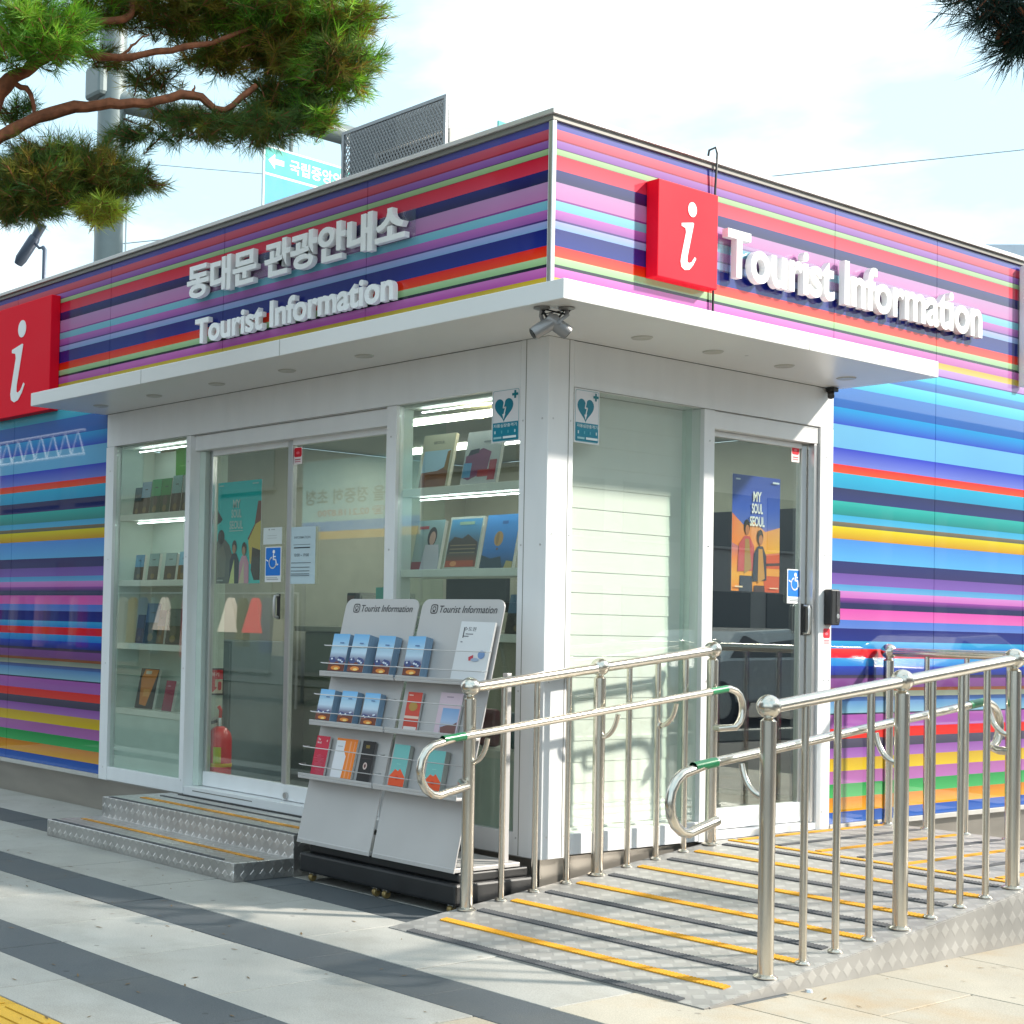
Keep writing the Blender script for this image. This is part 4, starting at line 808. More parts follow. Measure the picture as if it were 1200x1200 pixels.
# ------------------------------------------------------------------ books in the display windows
def book(kind, x, z, w_, h_, label, y=.12, lean=.22, thick=.02, name='guidebook', cat='book'):
    t = thing(name, label, cat, (x, y, z)); t.matrix_world = Matrix.Translation((x, y, z)) @ Matrix.Rotation(-lean, 4, 'X')
    if kind == 'autumn':
        A = Art(w_, h_, 'b8b49c'); A.rect(w_ * .1, .01, w_ * .93, h_ * .70, 'a8c8dc'); A.poly([(w_ * .1, .01), (w_ * .93, .01), (w_ * .93, h_ * .42), (w_ * .6, h_ * .32), (w_ * .1, h_ * .30)], '7c4c30'); A.poly([(w_ * .8, h_ * .35), (w_ * .93, h_ * .3), (w_ * .93, h_ * .69), (w_ * .84, h_ * .66)], '8c6830'); A.text('SEOUL', w_ * .35, h_ * .82, w_ * .35, h_ * .05, '50504c', .02)
    elif kind == 'map':
        A = Art(w_, h_, 'b0b4b4'); A.poly([(w_ * .05, h_ * .55), (w_ * .5, h_ * .68), (w_ * .75, h_ * .6), (w_ * .7, h_ * .25), (w_ * .2, h_ * .1), (w_ * .05, h_ * .15)], '783c60'); A.rect(w_ * .02, h_ * .15, w_ * .25, h_ * .42, '5890b8'); A.poly([(w_ * .1, h_ * .55), (w_ * .4, h_ * .6), (w_ * .4, h_ * .68), (w_ * .15, h_ * .66)], '302838'); A.rect(w_ * .45, h_ * .15, w_ * .95, h_ * .28, 'a03038'); A.rect(w_ * .75, h_ * .08, w_ * .95, h_ * .45, '983040'); A.rect(w_ * .5, h_ * .78, w_ * .85, h_ * .81, '787c80')
    elif kind == 'lady':
        A = Art(w_, h_, ['8c9490', '90a09c', '88a8ac']); A.rect(.0, 0, w_ * .5, h_ * .16, '883038'); A.ell(w_ * .62, h_ * .66, w_ * .17, h_ * .20, '28242a'); A.ell(w_ * .64, h_ * .63, w_ * .11, h_ * .14, 'b89080'); A.poly([(w_ * .35, 0), (w_ * .42, h_ * .50), (w_ * .9, h_ * .50), (w_, h_ * .2), (w_, 0)], 'b8b4bc'); A.rect(w_ * .1, h_ * .82, w_ * .45, h_ * .88, 'a84850')
    elif kind == 'palace':
        A = Art(w_, h_, 'b8bcb0'); A.grad(.01, .01, w_ - .01, h_ - .012, ['8c4020', '584438', '4c6478', '4888b0', '4898c8']); A.poly([(w_ * .05, h_ * .5), (w_ * .2, h_ * .62), (w_ * .45, h_ * .58), (w_ * .6, h_ * .66), (w_ * .92, h_ * .5), (w_ * .92, h_ * .3), (w_ * .05, h_ * .3)], '3c3430')
        for k in range(3): A.rect(w_ * .12, h_ * (.3 + .07 * k), w_ * .88, h_ * (.32 + .07 * k), '887458')
        A.rect(w_ * .06, h_ * .04, w_ * .9, h_ * .16, 'a84828'); A.ell(w_ * .3, h_ * .1, w_ * .1, h_ * .05, 'd88850'); A.rect(w_ * .3, h_ * .84, w_ * .75, h_ * .9, '98b8a0')
    elif kind == 'balloon':
        A = Art(w_, h_, ['384858', '2870b8', '3888d0', '3890d8']); A.ell(w_ * .45, h_ * .55, w_ * .14, h_ * .14, 'b08850'); A.ell(w_ * .42, h_ * .56, w_ * .05, h_ * .12, '907040'); A.rect(w_ * .42, h_ * .34, w_ * .48, h_ * .38, '604838'); A.poly([(0, 0), (0, h_ * .25), (w_ * .3, h_ * .18), (w_ * .6, h_ * .22), (w_ * .7, 0)], '283848'); A.poly([(w_ * .75, 0), (w_ * .8, h_ * .14), (w_, h_ * .12), (w_, 0)], 'a89860'); A.rect(w_ * .5, h_ * .82, w_ * .68, h_ * .88, '2060a0')
    elif kind == 'tan':
        A = Art(w_, h_, '1c1c1c'); A.poly([(w_ * .22, h_ * .1), (w_ * .6, h_ * .06), (w_, h_ * .98), (w_ * .25, h_ * .98), (w_ * .1, h_ * .75)], 'd07820'); A.rect(w_ * .3, h_ * .86, w_ * .62, h_ * .94, 'c8c0a8'); A.rect(w_ * .35, h_ * .3, w_ * .7, h_ * .48, 'e09848')
    elif kind == 'magenta': A = Art(w_, h_, ['883050', '982040', 'a01840']); A.rect(w_ * .2, h_ * .8, w_ * .5, h_ * .84, 'c88898')
    else:   # small guide: coloured top band, dark photo below
        top, bot = kind.split('-'); A = Art(w_, h_, bot); A.rect(0, h_ * .52, w_, h_, top); A.rect(w_ * .35, h_ * .75, w_ * .65, h_ * .78, '405058'); A.ell(w_ * .5, h_ * .36, w_ * .22, h_ * .16, '54504c'); A.ell(w_ * .5, h_ * .15, w_ * .2, h_ * .1, '786848')
    c = A.build('cover', t); c.location = (0, -.002, 0)
    b = MB(); b.box(.001, .0005, 0, w_ - .001, thick, h_ - .002, PAPER); b.build('pages', t)
book('autumn', -1.010, 2.022, .235, .30, 'cream guidebook with a brown autumn picture on the upper shelf of the right window')
book('map', -.685, 2.022, .245, .29, 'white guidebook with a purple map shape on the upper shelf of the right window')
book('lady', -1.035, 1.597, .20, .27, 'grey magazine with a dark haired woman on the middle shelf of the right window')
book('palace', -.795, 1.597, .235, .28, 'guidebook with a palace picture on the middle shelf of the right window')
book('balloon', -.535, 1.597, .215, .28, 'blue guidebook with a balloon picture on the middle shelf beside the white pillar')
book('4a6c88-241c1c', -.36, 1.272, .18, .2, 'dark blue booklet on the lower shelf of the right window behind the rack')
book('909c9c-302c2c', -.80, 1.272, .16, .13, 'grey and black booklet on the lower shelf just above the right rack')
bgx = thing('red_pouch', 'small dark red pouch on the low shelf behind the ramp railing', 'pouch', (-.58, .16, .702)); b = MB(); b.box(0, 0, 0, .13, .05, .19, mat('pouch_red', (.16, .03, .045), .6)); b.build('body', bgx, bevel=.02); b = MB(); b.box(.01, -.004, .13, .12, 0, .17, MATS['dark_red_fabric']); b.build('flap', bgx, bevel=.002)
bgx = thing('teal_pouch', 'small dark teal pouch on the low shelf beside the white pillar', 'pouch', (-.38, .16, .702)); b = MB(); b.box(0, 0, 0, .12, .05, .18, mat('pouch_teal', (.02, .09, .11), .6)); b.build('body', bgx, bevel=.02); b = MB(); b.box(.01, -.004, .12, .11, 0, .16, MATS['pouch_teal']); b.build('flap', bgx, bevel=.002)
LW = 'left display window'
for i, (k, x, w_, h_, lb) in enumerate([('58626a-241c1c', -3.745, .08, .17, 'dark narrow guide at the far left of the top shelf in the left window'), ('86a8c0-2c241c', -3.665, .105, .20, 'pale blue topped guide second from left on the top shelf in the left window'), ('489c70-2c4438', -3.55, .11, .21, 'bright green guide on the top shelf in the left window'), ('3c8c58-304838', -3.43, .105, .21, 'deep green guide right of the bright green one on the top shelf'), ('78a0a0-3c3838', -3.31, .105, .22, 'grey teal guide near the right of the top shelf in the left window'), ('8c9c9c-403c34', -3.19, .085, .22, 'grey guide at the right end of the top shelf in the left window'),
    ]): book(k, x, 2.002, w_ * 1.05, h_ * 1.12, lb, .13, .12)
for k, x, w_, h_, lb in [('5898c0-3c3024', -3.715, .10, .155, 'bright blue topped guide at the left of the second shelf in the left window'), ('88a8a8-4c4844', -3.55, .11, .16, 'grey topped guide second from left on the second shelf in the left window'), ('98b0b0-504c48', -3.36, .12, .16, 'pale grey guide third from left on the second shelf in the left window'), ('88b8d0-6c5020', -3.205, .10, .165, 'pale blue guide with a gold picture at the right of the second shelf')]: book(k, x, 1.562, w_ * 1.05, h_ * 1.12, lb, .13, .12)
for k, x, w_, h_, lb in [('44504c-50462c', -3.68, .085, .17, 'dark olive booklet leaning at the left of the third shelf in the left window'), ('4c6c88-183c40', -3.585, .15, .24, 'dark blue arched guide on the third shelf in the left window'), ('6c6470-6c5438', -3.44, .085, .20, 'mauve and brown guide in the middle of the third shelf'), ('506064-303838', -3.325, .15, .21, 'slate guide at the right of the third shelf in the left window')]: book(k, x, 1.142, w_ * 1.05, h_ * 1.12, lb, .13, .14)
book('tan', -3.665, .707, .21, .27, 'orange wedge patterned guidebook on the bottom shelf of the left window', .13, .2)
book('magenta', -3.345, .707, .11, .20, 'magenta booklet on the bottom shelf of the left window', .13, .2)
bx('cabinet_back_panel', KI, -3.765, .312, .23, -2.955, .318, 2.44, CABP)
grn = Art(.27, .25, '3f8a3c'); grn.rect(.05, .13, .2, .138, '60a058'); tag(place(grn.build('green_board'), (-3.50, .305, 2.20)), 'plain green board hanging at the back of the left window above the top shelf', 'board')

# ------------------------------------------------------------------ roof things
ac = thing('roof_screen_unit', 'grey perforated screen around an air conditioner on the front roof', 'roof unit', (-2.47, .82, 3.66))
MESH = mat('expanded_metal', (.34, .36, .38), .5, .5)
b = MB(); b.box(0, 0, 0, .02, .02, .79, MESH); b.build('frame_post', ac); b = MB(); b.box(.91, 0, 0, .93, .02, .79, MESH); b.build('frame_post', ac)
b = MB(); b.box(.02, 0, .77, .91, .02, .79, MESH); b.build('frame_rail', ac)
b = MB()
for i in range(70):   # expanded metal lattice
    for sgn in (1, -1):
        x0 = -.78 + i * .026; x1 = x0 + .78 * .6; a0, a1 = (0, .77)
        p0 = (x0, a0) if sgn > 0 else (x1, a0); p1 = (x1, a1) if sgn > 0 else (x0, a1)
        t0, t1 = 0, 1
        dx = p1[0] - p0[0]
        ts = sorted([(.02 - p0[0]) / dx, (.91 - p0[0]) / dx]); t0, t1 = max(0, ts[0]), min(1, ts[1])
        if t1 - t0 < .02: continue
        q0 = (p0[0] + dx * t0, p0[1] + (p1[1] - p0[1]) * t0); q1 = (p0[0] + dx * t1, p0[1] + (p1[1] - p0[1]) * t1)
        b.tube([(q0[0], .01, q0[1]), (q1[0], .01, q1[1])], .0042, MESH, 3, cap=False)
b.build('lattice', ac)
b = MB()
for i in range(44):
    for sgn in (1, -1):
        y0 = -.3 + i * .026; y1 = y0 + .46; p0, p1 = ((y0, .0), (y1, .77)) if sgn > 0 else ((y1, 0), (y0, .77)); d_ = p1[0] - p0[0]
        ts = sorted([(.02 - p0[0]) / d_, (.68 - p0[0]) / d_]); t0, t1 = max(0, ts[0]), min(1, ts[1])
        if t1 - t0 < .02: continue
        b.tube([(.005, p0[0] + d_ * t0, .77 * t0), (.005, p0[0] + d_ * t1, .77 * t1)], .0042, MESH, 3, cap=False)
b.build('lattice', ac)
b = MB(); b.box(.20, .10, .0, .86, .34, .64, mat('air_conditioner_casing', (.42, .42, .40), .5)); b.build('casing', ac, bevel=.01)
b = MB(); b.box(.25, .09, .36, .83, .099, .60, DARK)
for i in range(20): b.box(.25 + i * .03, .084, .36, .254 + i * .03, .089, .60, MATS['air_conditioner_casing'])
for i in range(9): b.box(.25, .080, .36 + i * .03, .83, .0835, .364 + i * .03, MATS['air_conditioner_casing'])
b.build('fan_grille', ac)
b = MB(); b.box(.025, .05, .0, .249, .06, .80, mat('screen_plate_dark', (.24, .26, .28), .5)); b.box(.25, .05, .602, .449, .06, .80, MATS['screen_plate_dark']); b.box(.45, .05, .602, .905, .06, .80, mat('screen_plate', (.50, .50, .50), .5)); b.build('back_plate', ac)
rc = thing('roof_camera', 'dark bullet camera tilted on a short pole on the left roof edge', 'security camera', (-5.86, .6, 3.66))
CAMD = mat('camera_dark', (.07, .09, .13), .4, .3)
b = MB(); b.tube([(0, 0, 0), (0, 0, .63), (-.03, 0, .655)], .018, CAMD, 10); b.build('pole', rc, smooth=True)
b = MB(); b.tube([(-.03, 0, .655), (-.09, 0, .66), (-.17, .0, .72)], .011, CAMD, 8); b.build('arm', rc, smooth=True)
b = MB(); b.tube([(-.33, -.06, .56), (-.30, -.05, .60), (-.18, 0, .75), (-.165, 0.005, .77)], [.036, .050, .050, .042], CAMD, 14); b.tube([(-.165, .005, .77), (-.09, .03, .865)], [.038, .038], CAMD, 14); b.build('camera_body', rc, smooth=True)

# ------------------------------------------------------------------ street furniture beyond
gp_ = thing('gantry_pole', 'tall grey green street pole behind the pine branches', 'pole', (-10.27, 3.99, 0))
b = MB(); b.tube([(0, 0, -.03), (0, 0, 8.8)], [.185, .165], POLE, 24); b.build('column', gp_, smooth=True)
b = MB(); b.tube([(0, 0, 7.45), (.5, .6, 7.28), (1.62, 1.66, 7.1), (1.52, 4.3, 7.1)], [.13, .125, .12, .115], POLE, 16); b.build('arm', gp_, smooth=True)
b = MB(); b.box(-.26, -.24, 7.45, .1, .1, 7.85, POLE); b.build('junction_box', gp_, bevel=.05)
rs = thing('road_sign', 'turquoise and blue overhead road sign with a white left arrow', 'road sign', (-8.44, 4.86, 5.2), math.atan2(1.19, -.085))
A = Art(2.1, 1.45, 'e8f4f4', .03, mat('sign_sheeting', rough=.5, attr=True, var=.03)); A.rect(.02, .02, 2.08, 1.12, '2c98d0'); A.rect(.02, 1.145, 2.08, 1.43, '0ea49c')
A.poly([(.07, 1.29), (.17, 1.375), (.17, 1.32), (.31, 1.32), (.31, 1.26), (.17, 1.26), (.17, 1.205)], 'f4fafa'); A.text('국립중앙의료원', .40, 1.205, 1.18, .16, 'f0fafa', .02)
A.poly([(.85, 1.12), (1.15, .95), (1.3, 1.12)], '0ea49c'); A.build('sign_panel', rs)
for x in (.45, 1.3): b = MB(); b.tube([(x, .04, 1.35), (x, .04, 1.62), (x, .06, 1.75)], .025, POLE, 8); b.build('hanger', rs)
rs = thing('road_sign', 'small corner of a turquoise sign peeping above the roof', 'road sign', (-15.92, 16.57, 9.9), math.atan2(1.19, -.085))
A = Art(.9, 1.42, '0ea49c', .03, MATS['sign_sheeting']); A.rect(.03, 1.25, .87, 1.30, 'e8f4f4'); A.build('sign_panel', rs); b = MB(); b.tube([(.5, .08, -9.9), (.5, .08, 1.3)], .09, POLE, 12); b.build('post', rs, smooth=True)
WIR = mat('cable_blue_grey', (.30, .38, .42), .6)
def sag(p0, p1, s_, n=24):
    p0, p1 = Vector(p0), Vector(p1); return [p0.lerp(p1, i / n) - Vector((0, 0, s_ * 4 * (i / n) * (1 - i / n))) for i in range(n + 1)]
b = MB(); b.tube(sag((-12.0, 5.04, 6.21), (2.2, 28.1, 10.2), .02), .008, WIR, 5); tag(b.build('overhead_wire'), 'thin overhead wire crossing the sky above the side facade', 'wire')
b = MB(); b.tube(sag((-11.9, 5.2, 7.33), (-6.5, 12.8, 6.9), .05), .006, WIR, 5); tag(b.build('overhead_wire'), 'very thin wire between the street pole and the road sign', 'wire')
b = MB(); b.tube([(-11.84, 5.25, 0), (-11.85, 5.25, 8.9)], .011, WIR, 5); tag(b.build('drop_cable'), 'thin vertical cable just right of the street pole', 'cable')
fb = thing('distant_building', 'pale hazy high building far behind the right end of the roof', 'building', (-26, 54, 0))
PB = mat('pale_cladding', (.60, .66, .74), .5, .0); b = MB(); b.box(0, 0, 0, 26, 14, 16.9, PB, M=Matrix.Rotation(R(50), 4, 'Z')); b.build('tower', fb)
b = MB()
for k in range(12):
    b.box(.3, -.06, 1.2 + k * 1.3, 25.7, -.001, 1.9 + k * 1.3, mat('far_window_band', (.42, .50, .60), .2), M=Matrix.Rotation(R(50), 4, 'Z'))
b.build('window_band', fb)

# ------------------------------------------------------------------ pines
def pine(name, label, limbs, clumps, seed, trunk, needle_len=.078, per=60):
    rg = random.Random(seed); t = thing(name, label, 'pine tree', trunk[0][0]); O = Vector(trunk[0][0])
    b = MB(); b.tube([Vector(p) - O for p, r in trunk], [r for p, r in trunk], BARK, 12); b.build('trunk', t, smooth=True)
    for pts, r0, r1 in limbs:
        P = []; pts = [Vector(p) for p in pts]; n = len(pts)
        for i in range(n - 1):
            p0, p1, p2, p3 = pts[max(i - 1, 0)], pts[i], pts[i + 1], pts[min(i + 2, n - 1)]
            for k in range(4):
                u = k / 4; q = .5 * ((2 * p1) + (p2 - p0) * u + (2 * p0 - 5 * p1 + 4 * p2 - p3) * u * u + (3 * p1 - p0 - 3 * p2 + p3) * u ** 3)
                P.append(q + Vector((rg.uniform(-1, 1), rg.uniform(-1, 1), rg.uniform(-1, 1))) * .006 - O)
        P.append(pts[-1] - O); m_ = len(P)
        b = MB(); b.tube(P, [(r0 + (r1 - r0) * i / (m_ - 1)) * rg.uniform(.88, 1.14) for i in range(m_)], BARK, 9); b.build('branch', t, smooth=True)
    vs = []; fs = []; cs = []; tv = MB()
    for (c, rad, cnt, pal, droop) in clumps:
        c = Vector(c)
        for k in range(cnt):
            d = Vector((rg.gauss(0, 1), rg.gauss(0, 1), rg.gauss(0, 1))).normalized() * rg.random() ** .4
            p = c + Vector((d.x * rad[0], d.y * rad[1], d.z * rad[2]))
            ax = (Vector((d.x, d.y, d.z * .5 + .25 - droop)) + Vector((rg.uniform(-.6, .6), rg.uniform(-.6, .6), rg.uniform(-.5, .5)))).normalized()
            base = lin(rg.choice(pal)); f0 = rg.uniform(.7, 1.3); u = ax.orthogonal().normalized(); w2 = ax.cross(u)
            tv.tube([p - O - ax * .09, p - O + ax * .02], [.004, .003], BARK, 3, cap=False)
            for q in range(per):
                g = rg.uniform(0, 6.283); s_ = rg.uniform(-.11, .04); op = rg.uniform(.3, 1.05)
                dr = (ax * math.cos(op) + (u * math.cos(g) + w2 * math.sin(g)) * math.sin(op)); st = p + ax * s_; ln = needle_len * rg.uniform(.5, 1.3)
                en = st + dr * ln; sd = dr.orthogonal().normalized(); sd.rotate(Matrix.Rotation(rg.uniform(0, 3.14), 3, dr)); sd *= .00105; md = st.lerp(en, .5) - Vector((0, 0, .003))
                i = len(vs); vs += [tuple(st - sd - O), tuple(st + sd - O), tuple(md + sd - O), tuple(en - O), tuple(md - sd - O)]
                fs.append((i, i + 1, i + 2, i + 3, i + 4)); cc = tuple(x * f0 * rg.uniform(.8, 1.2) for x in base); cs.append(cc)
    tv.build('twigs', t)['kind'] = 'stuff'
    me = bpy.data.meshes.new('needles'); me.from_pydata(vs, [], fs); me.materials.append(NEED)
    ca = me.color_attributes.new('col', 'FLOAT_COLOR', 'CORNER'); d = []
    for c in cs: d += [*c, 1] * 5
    ca.data.foreach_set('color', d); me.update()
    o = bpy.data.objects.new('needles', me); C.objects.link(o); o.parent = t; o['kind'] = 'stuff'
    return t
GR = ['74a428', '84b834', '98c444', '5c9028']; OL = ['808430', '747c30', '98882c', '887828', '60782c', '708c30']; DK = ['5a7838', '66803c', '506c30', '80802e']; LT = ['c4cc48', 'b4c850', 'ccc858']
# positions in the plane of the nearest boughs, about 7.3 m from the photographer
TR = [((-2.35, -3.2, 0), .17), ((-2.25, -3.1, 1.2), .15), ((-2.05, -2.8, 2.4), .12), ((-1.9, -2.55, 3.2), .095), ((-1.78, -2.4, 3.7), .07), ((-1.70, -2.3, 4.6), .05)]
limbs = [([(-1.93, -2.6, 3.1), (-1.731, -2.303, 3.371), (-1.658, -2.207, 3.477), (-1.586, -2.111, 3.603), (-1.442, -1.915, 3.723), (-1.311, -1.732, 3.77), (-1.181, -1.549, 3.779), (-1.05, -1.366, 3.822), (-.963, -1.24, 3.76), (-.871, -1.117, 3.878)], .040, .014),
 ([(-1.05, -1.366, 3.822), (-1.042, -1.358, 3.871)], .012, .003), ([(-.991, -1.281, 3.775), (-.963, -1.237, 3.682), (-.921, -1.177, 3.679)], .012, .004),
 ([(-1.83, -2.45, 3.3), (-1.706, -2.274, 3.475), (-1.633, -2.179, 3.642), (-1.572, -2.103, 3.849), (-1.512, -2.022, 3.925), (-1.44, -1.925, 4.01), (-1.367, -1.829, 4.144)], .055, .02),
 ([(-1.44, -1.925, 4.01), (-1.404, -1.876, 4.053), (-1.345, -1.791, 4.014), (-1.25, -1.657, 3.994), (-1.107, -1.458, 4.04), (-.988, -1.292, 4.078), (-.869, -1.128, 4.165)], .028, .009),
 ([(-1.367, -1.829, 4.144), (-1.343, -1.797, 4.166), (-1.236, -1.647, 4.183), (-1.212, -1.615, 4.233), (-1.223, -1.638, 4.396)], .022, .012),
 ([(-1.548, -2.071, 3.871), (-1.501, -2.001, 3.811), (-1.485, -1.974, 3.689)], .016, .008),
 ([(-1.85, -2.5, 3.25), (-1.731, -2.303, 3.34), (-1.612, -2.136, 3.376), (-1.445, -1.904, 3.424), (-1.303, -1.704, 3.451), (-1.172, -1.519, 3.415)], .02, .006),
 ([(-1.25, -1.657, 3.994), (-1.202, -1.593, 4.069), (-1.166, -1.544, 4.112)], .008, .003)]
def cl(px, py, rx, ry, n, pal, droop=0, dd=0, dep=.14):
    """image-plane centre turned into the bough plane: 1 px = 4.1 mm"""
    p = Vector((4.8562, -5.53885, 1.3)) + (bk * -1) * (7.3 + dd) + rt * ((px - 214.96) * (7.3 + dd) / 1779.94) - up * ((py - 676.47) * (7.3 + dd) / 1779.94)
    k = 7.3 / 1779.94; return (tuple(p), (rx * k * .75 + dep * .4, rx * k * .75 + dep * .4, ry * k), n, pal, droop)
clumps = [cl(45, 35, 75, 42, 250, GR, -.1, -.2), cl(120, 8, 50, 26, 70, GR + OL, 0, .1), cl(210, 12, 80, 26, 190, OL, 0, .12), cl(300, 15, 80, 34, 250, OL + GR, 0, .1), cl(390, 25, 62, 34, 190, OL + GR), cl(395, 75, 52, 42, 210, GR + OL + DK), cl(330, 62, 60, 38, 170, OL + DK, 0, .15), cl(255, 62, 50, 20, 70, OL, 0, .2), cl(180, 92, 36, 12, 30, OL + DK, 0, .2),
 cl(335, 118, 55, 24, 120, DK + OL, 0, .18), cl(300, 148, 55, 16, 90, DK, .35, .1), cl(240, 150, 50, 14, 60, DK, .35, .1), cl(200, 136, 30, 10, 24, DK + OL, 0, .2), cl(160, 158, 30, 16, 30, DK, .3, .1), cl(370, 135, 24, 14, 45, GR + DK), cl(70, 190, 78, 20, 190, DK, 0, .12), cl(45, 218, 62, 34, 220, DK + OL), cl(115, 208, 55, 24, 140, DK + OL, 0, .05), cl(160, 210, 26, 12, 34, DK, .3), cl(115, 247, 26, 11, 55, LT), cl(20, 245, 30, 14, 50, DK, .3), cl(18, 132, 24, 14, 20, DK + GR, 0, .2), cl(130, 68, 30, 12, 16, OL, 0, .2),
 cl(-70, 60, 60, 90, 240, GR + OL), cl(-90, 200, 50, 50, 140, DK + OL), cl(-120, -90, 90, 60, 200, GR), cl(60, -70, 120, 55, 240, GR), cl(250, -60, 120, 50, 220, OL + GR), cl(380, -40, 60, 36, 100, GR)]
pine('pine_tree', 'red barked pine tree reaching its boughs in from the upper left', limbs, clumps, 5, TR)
def cr2(px, py, rx, ry, n, droop=.5, pal=None):
    D = 4.6; p = Vector((4.8562, -5.53885, 1.3)) - bk * D + rt * ((px - 214.96) * D / 1779.94) - up * ((py - 676.47) * D / 1779.94); k = D / 1779.94
    return (tuple(p), (rx * k, rx * k, ry * k), n, pal or ['1c3830', '24402c', '1c3024'], droop)
pine('pine_tree', 'dark pine bough hanging into the top right corner', [([(4.6, 1.2, 4.3), (3.3, .0, 3.8), (2.747, -.661, 3.42), (2.60, -.86, 3.22), (2.55, -.93, 3.12)], .03, .006), ([(5.1, 1.8, 3.4), (4.9, 2.8, 4.1), (4.6, 3.6, 4.5)], .05, .015), ([(2.747, -.661, 3.42), (2.50, -1.0, 3.32), (2.44, -1.08, 3.24)], .012, .004)],
     [cr2(1170, 8, 34, 26, 30), cr2(1200, 40, 26, 24, 46), cr2(1240, 20, 40, 34, 70), cr2(1130, -8, 26, 10, 12), cr2(1300, -60, 80, 60, 160), ((4.5, 2.75, 4.5), (1.75, 1.4, .45), 1700, ['2c5030', '38603a', '446838'], .1), ((5.4, 2.2, 5.3), (.9, .9, .5), 220, ['38603a', '4c7438'], .1)], 9, [((5.6, 2.4, 0), .16), ((5.4, 2.2, 1.6), .14), ((5.0, 1.7, 3.0), .12), ((4.6, 1.2, 4.3), .09), ((4.3, .9, 5.6), .05)], .11, 30)  # the widest clump is an unseen crown, added to shade the front paving

# ------------------------------------------------------------------ what stands across the street and shows in the glazing
CONC = mat('shop_wall', (.38, .36, .33), .7)
def shop(x, y, w_, d_, h_, rz, col, label, nb):
    t = thing('shop_building', label, 'building', (x, y, 0), rz); wm = mat('shop_wall_' + str(col), col, .7)
    b = MB(); b.box(0, 0, 0, w_, d_, h_, wm); b.build('wall', t); gm = mat('shop_glass', (.06, .08, .09), .08)
    fl = int(h_ / 3.3)
    for f in range(fl):
        for k in range(nb):
            a = w_ * (k + .12) / nb; c = w_ * (k + .88) / nb; z0 = .3 + f * 3.3 if f == 0 else .9 + f * 3.3
            wn = bx('window', t, a, -.04, z0, c, -.002, f * 3.3 + 2.7, gm); bx('sill', wn, a - .05, -.1, z0 - .08, c + .05, -.001, z0 - .001, wm)
    bx('roof_edge', t, -.15, -.2, h_ + .001, w_ + .15, d_, h_ + .3, CONC); return t
shop(-24, -14, 26, 10, 10.4, math.pi, (.10, .09, .075), 'brown three storey shop row across the street left of the kiosk', 7)
shop(-6, -14.5, 17.5, 10, 10.8, math.pi, (.07, .08, .09), 'dark grey three storey shop block across the street', 5)
bn = thing('banner', 'pale blue printed banner across the street facing the front doors', 'banner', (-11.7, -10.5, 2.68), math.pi)
A = Art(2.95, 1.3, ['7ca4a8', '7ca4ac', '6c949c', '587880'], .02); A.rect(0, 0, 2.95, .13, 'a8802c'); A.rect(0, .13, 2.95, .29, '2068b0'); A.text('분을 정중히 초청', .65, .57, 2.2, .25, '284048', .02); A.text('☎ 02.2118.8700', .95, .35, 1.6, .15, '843c3c', .01); A.build('sheet', bn)
for x in (0.02, 2.93): b = MB(); b.tube([(x, .06, -2.71), (x, .06, 1.35)], .03, CAMD, 8); b.build('post', bn)
cr3 = thing('clothes_rail', 'street clothes rail with coats and small dresses across the pavement', 'clothes rail', (-22.5, -9, 0))
b = MB(); b.tube([(0, 0, 0), (0, 0, 1.75), (9.6, 0, 1.75), (9.6, 0, 0)], .02, SILV, 8); b.build('rail', cr3)
rg = random.Random(3)
GC = {'black': (.02, .02, .03), 'navy': (.02, .03, .09), 'mustard': (.16, .10, .02), 'ivory': (.20, .19, .165), 'red': (.20, .01, .02), 'slate': (.06, .08, .09), 'pink': (.30, .18, .18), 'olive': (.05, .05, .02)}
seq = 'black red slate ivory black navy pink mustard slate black ivory red navy black olive ivory mustard navy slate ivory olive red black slate pink olive red navy ivory black'.split()
for i in range(30):
    x = .2 + i * .32; sml = i in (19, 24, 26); l_ = rg.uniform(.7, 1.05) if not sml else .6; w2 = rg.uniform(.07, .13) if not sml else .26; cc = {19: (.6, .5, .45), 24: (.8, .66, .60), 26: (.75, .03, .06)}.get(i, GC[seq[i]])
    tp = .32 if sml else .9
    lb = '%s %s hanging between the %s and %s garments on the street rail' % (seq[i], 'child dress' if sml else 'long coat', seq[i - 1] if i else 'end post', seq[i + 1] if i < 29 else 'far post')
    t_ = thing('garment', lb, 'garment', (-22.5 + x, -9, 1.73), 0, 'garments on the clothes rail')
    b = MB(); b.mesh([(-.05, -.03, -.05), (.05, -.03, -.05), (w2 * tp, -.04, -.12), (w2, -.07, -l_), (-w2, -.07, -l_), (-w2 * tp, -.04, -.12), (-.05, .03, -.05), (.05, .03, -.05), (w2 * tp, .04, -.12), (w2, .07, -l_), (-w2, .07, -l_), (-w2 * tp, .04, -.12)], [(5, 4, 3, 2, 1, 0), (6, 7, 8, 9, 10, 11), (0, 1, 7, 6), (1, 2, 8, 7), (2, 3, 9, 8), (3, 4, 10, 9), (4, 5, 11, 10), (5, 0, 6, 11)], mat('cloth_' + seq[i] + ('_dress' if sml else ''), cc, .85)); b.build('cloth', t_)
    b = MB(); b.tube([(0, 0, .0), (0, 0, -.05)], .004, SILV, 5); b.build('hanger', t_)
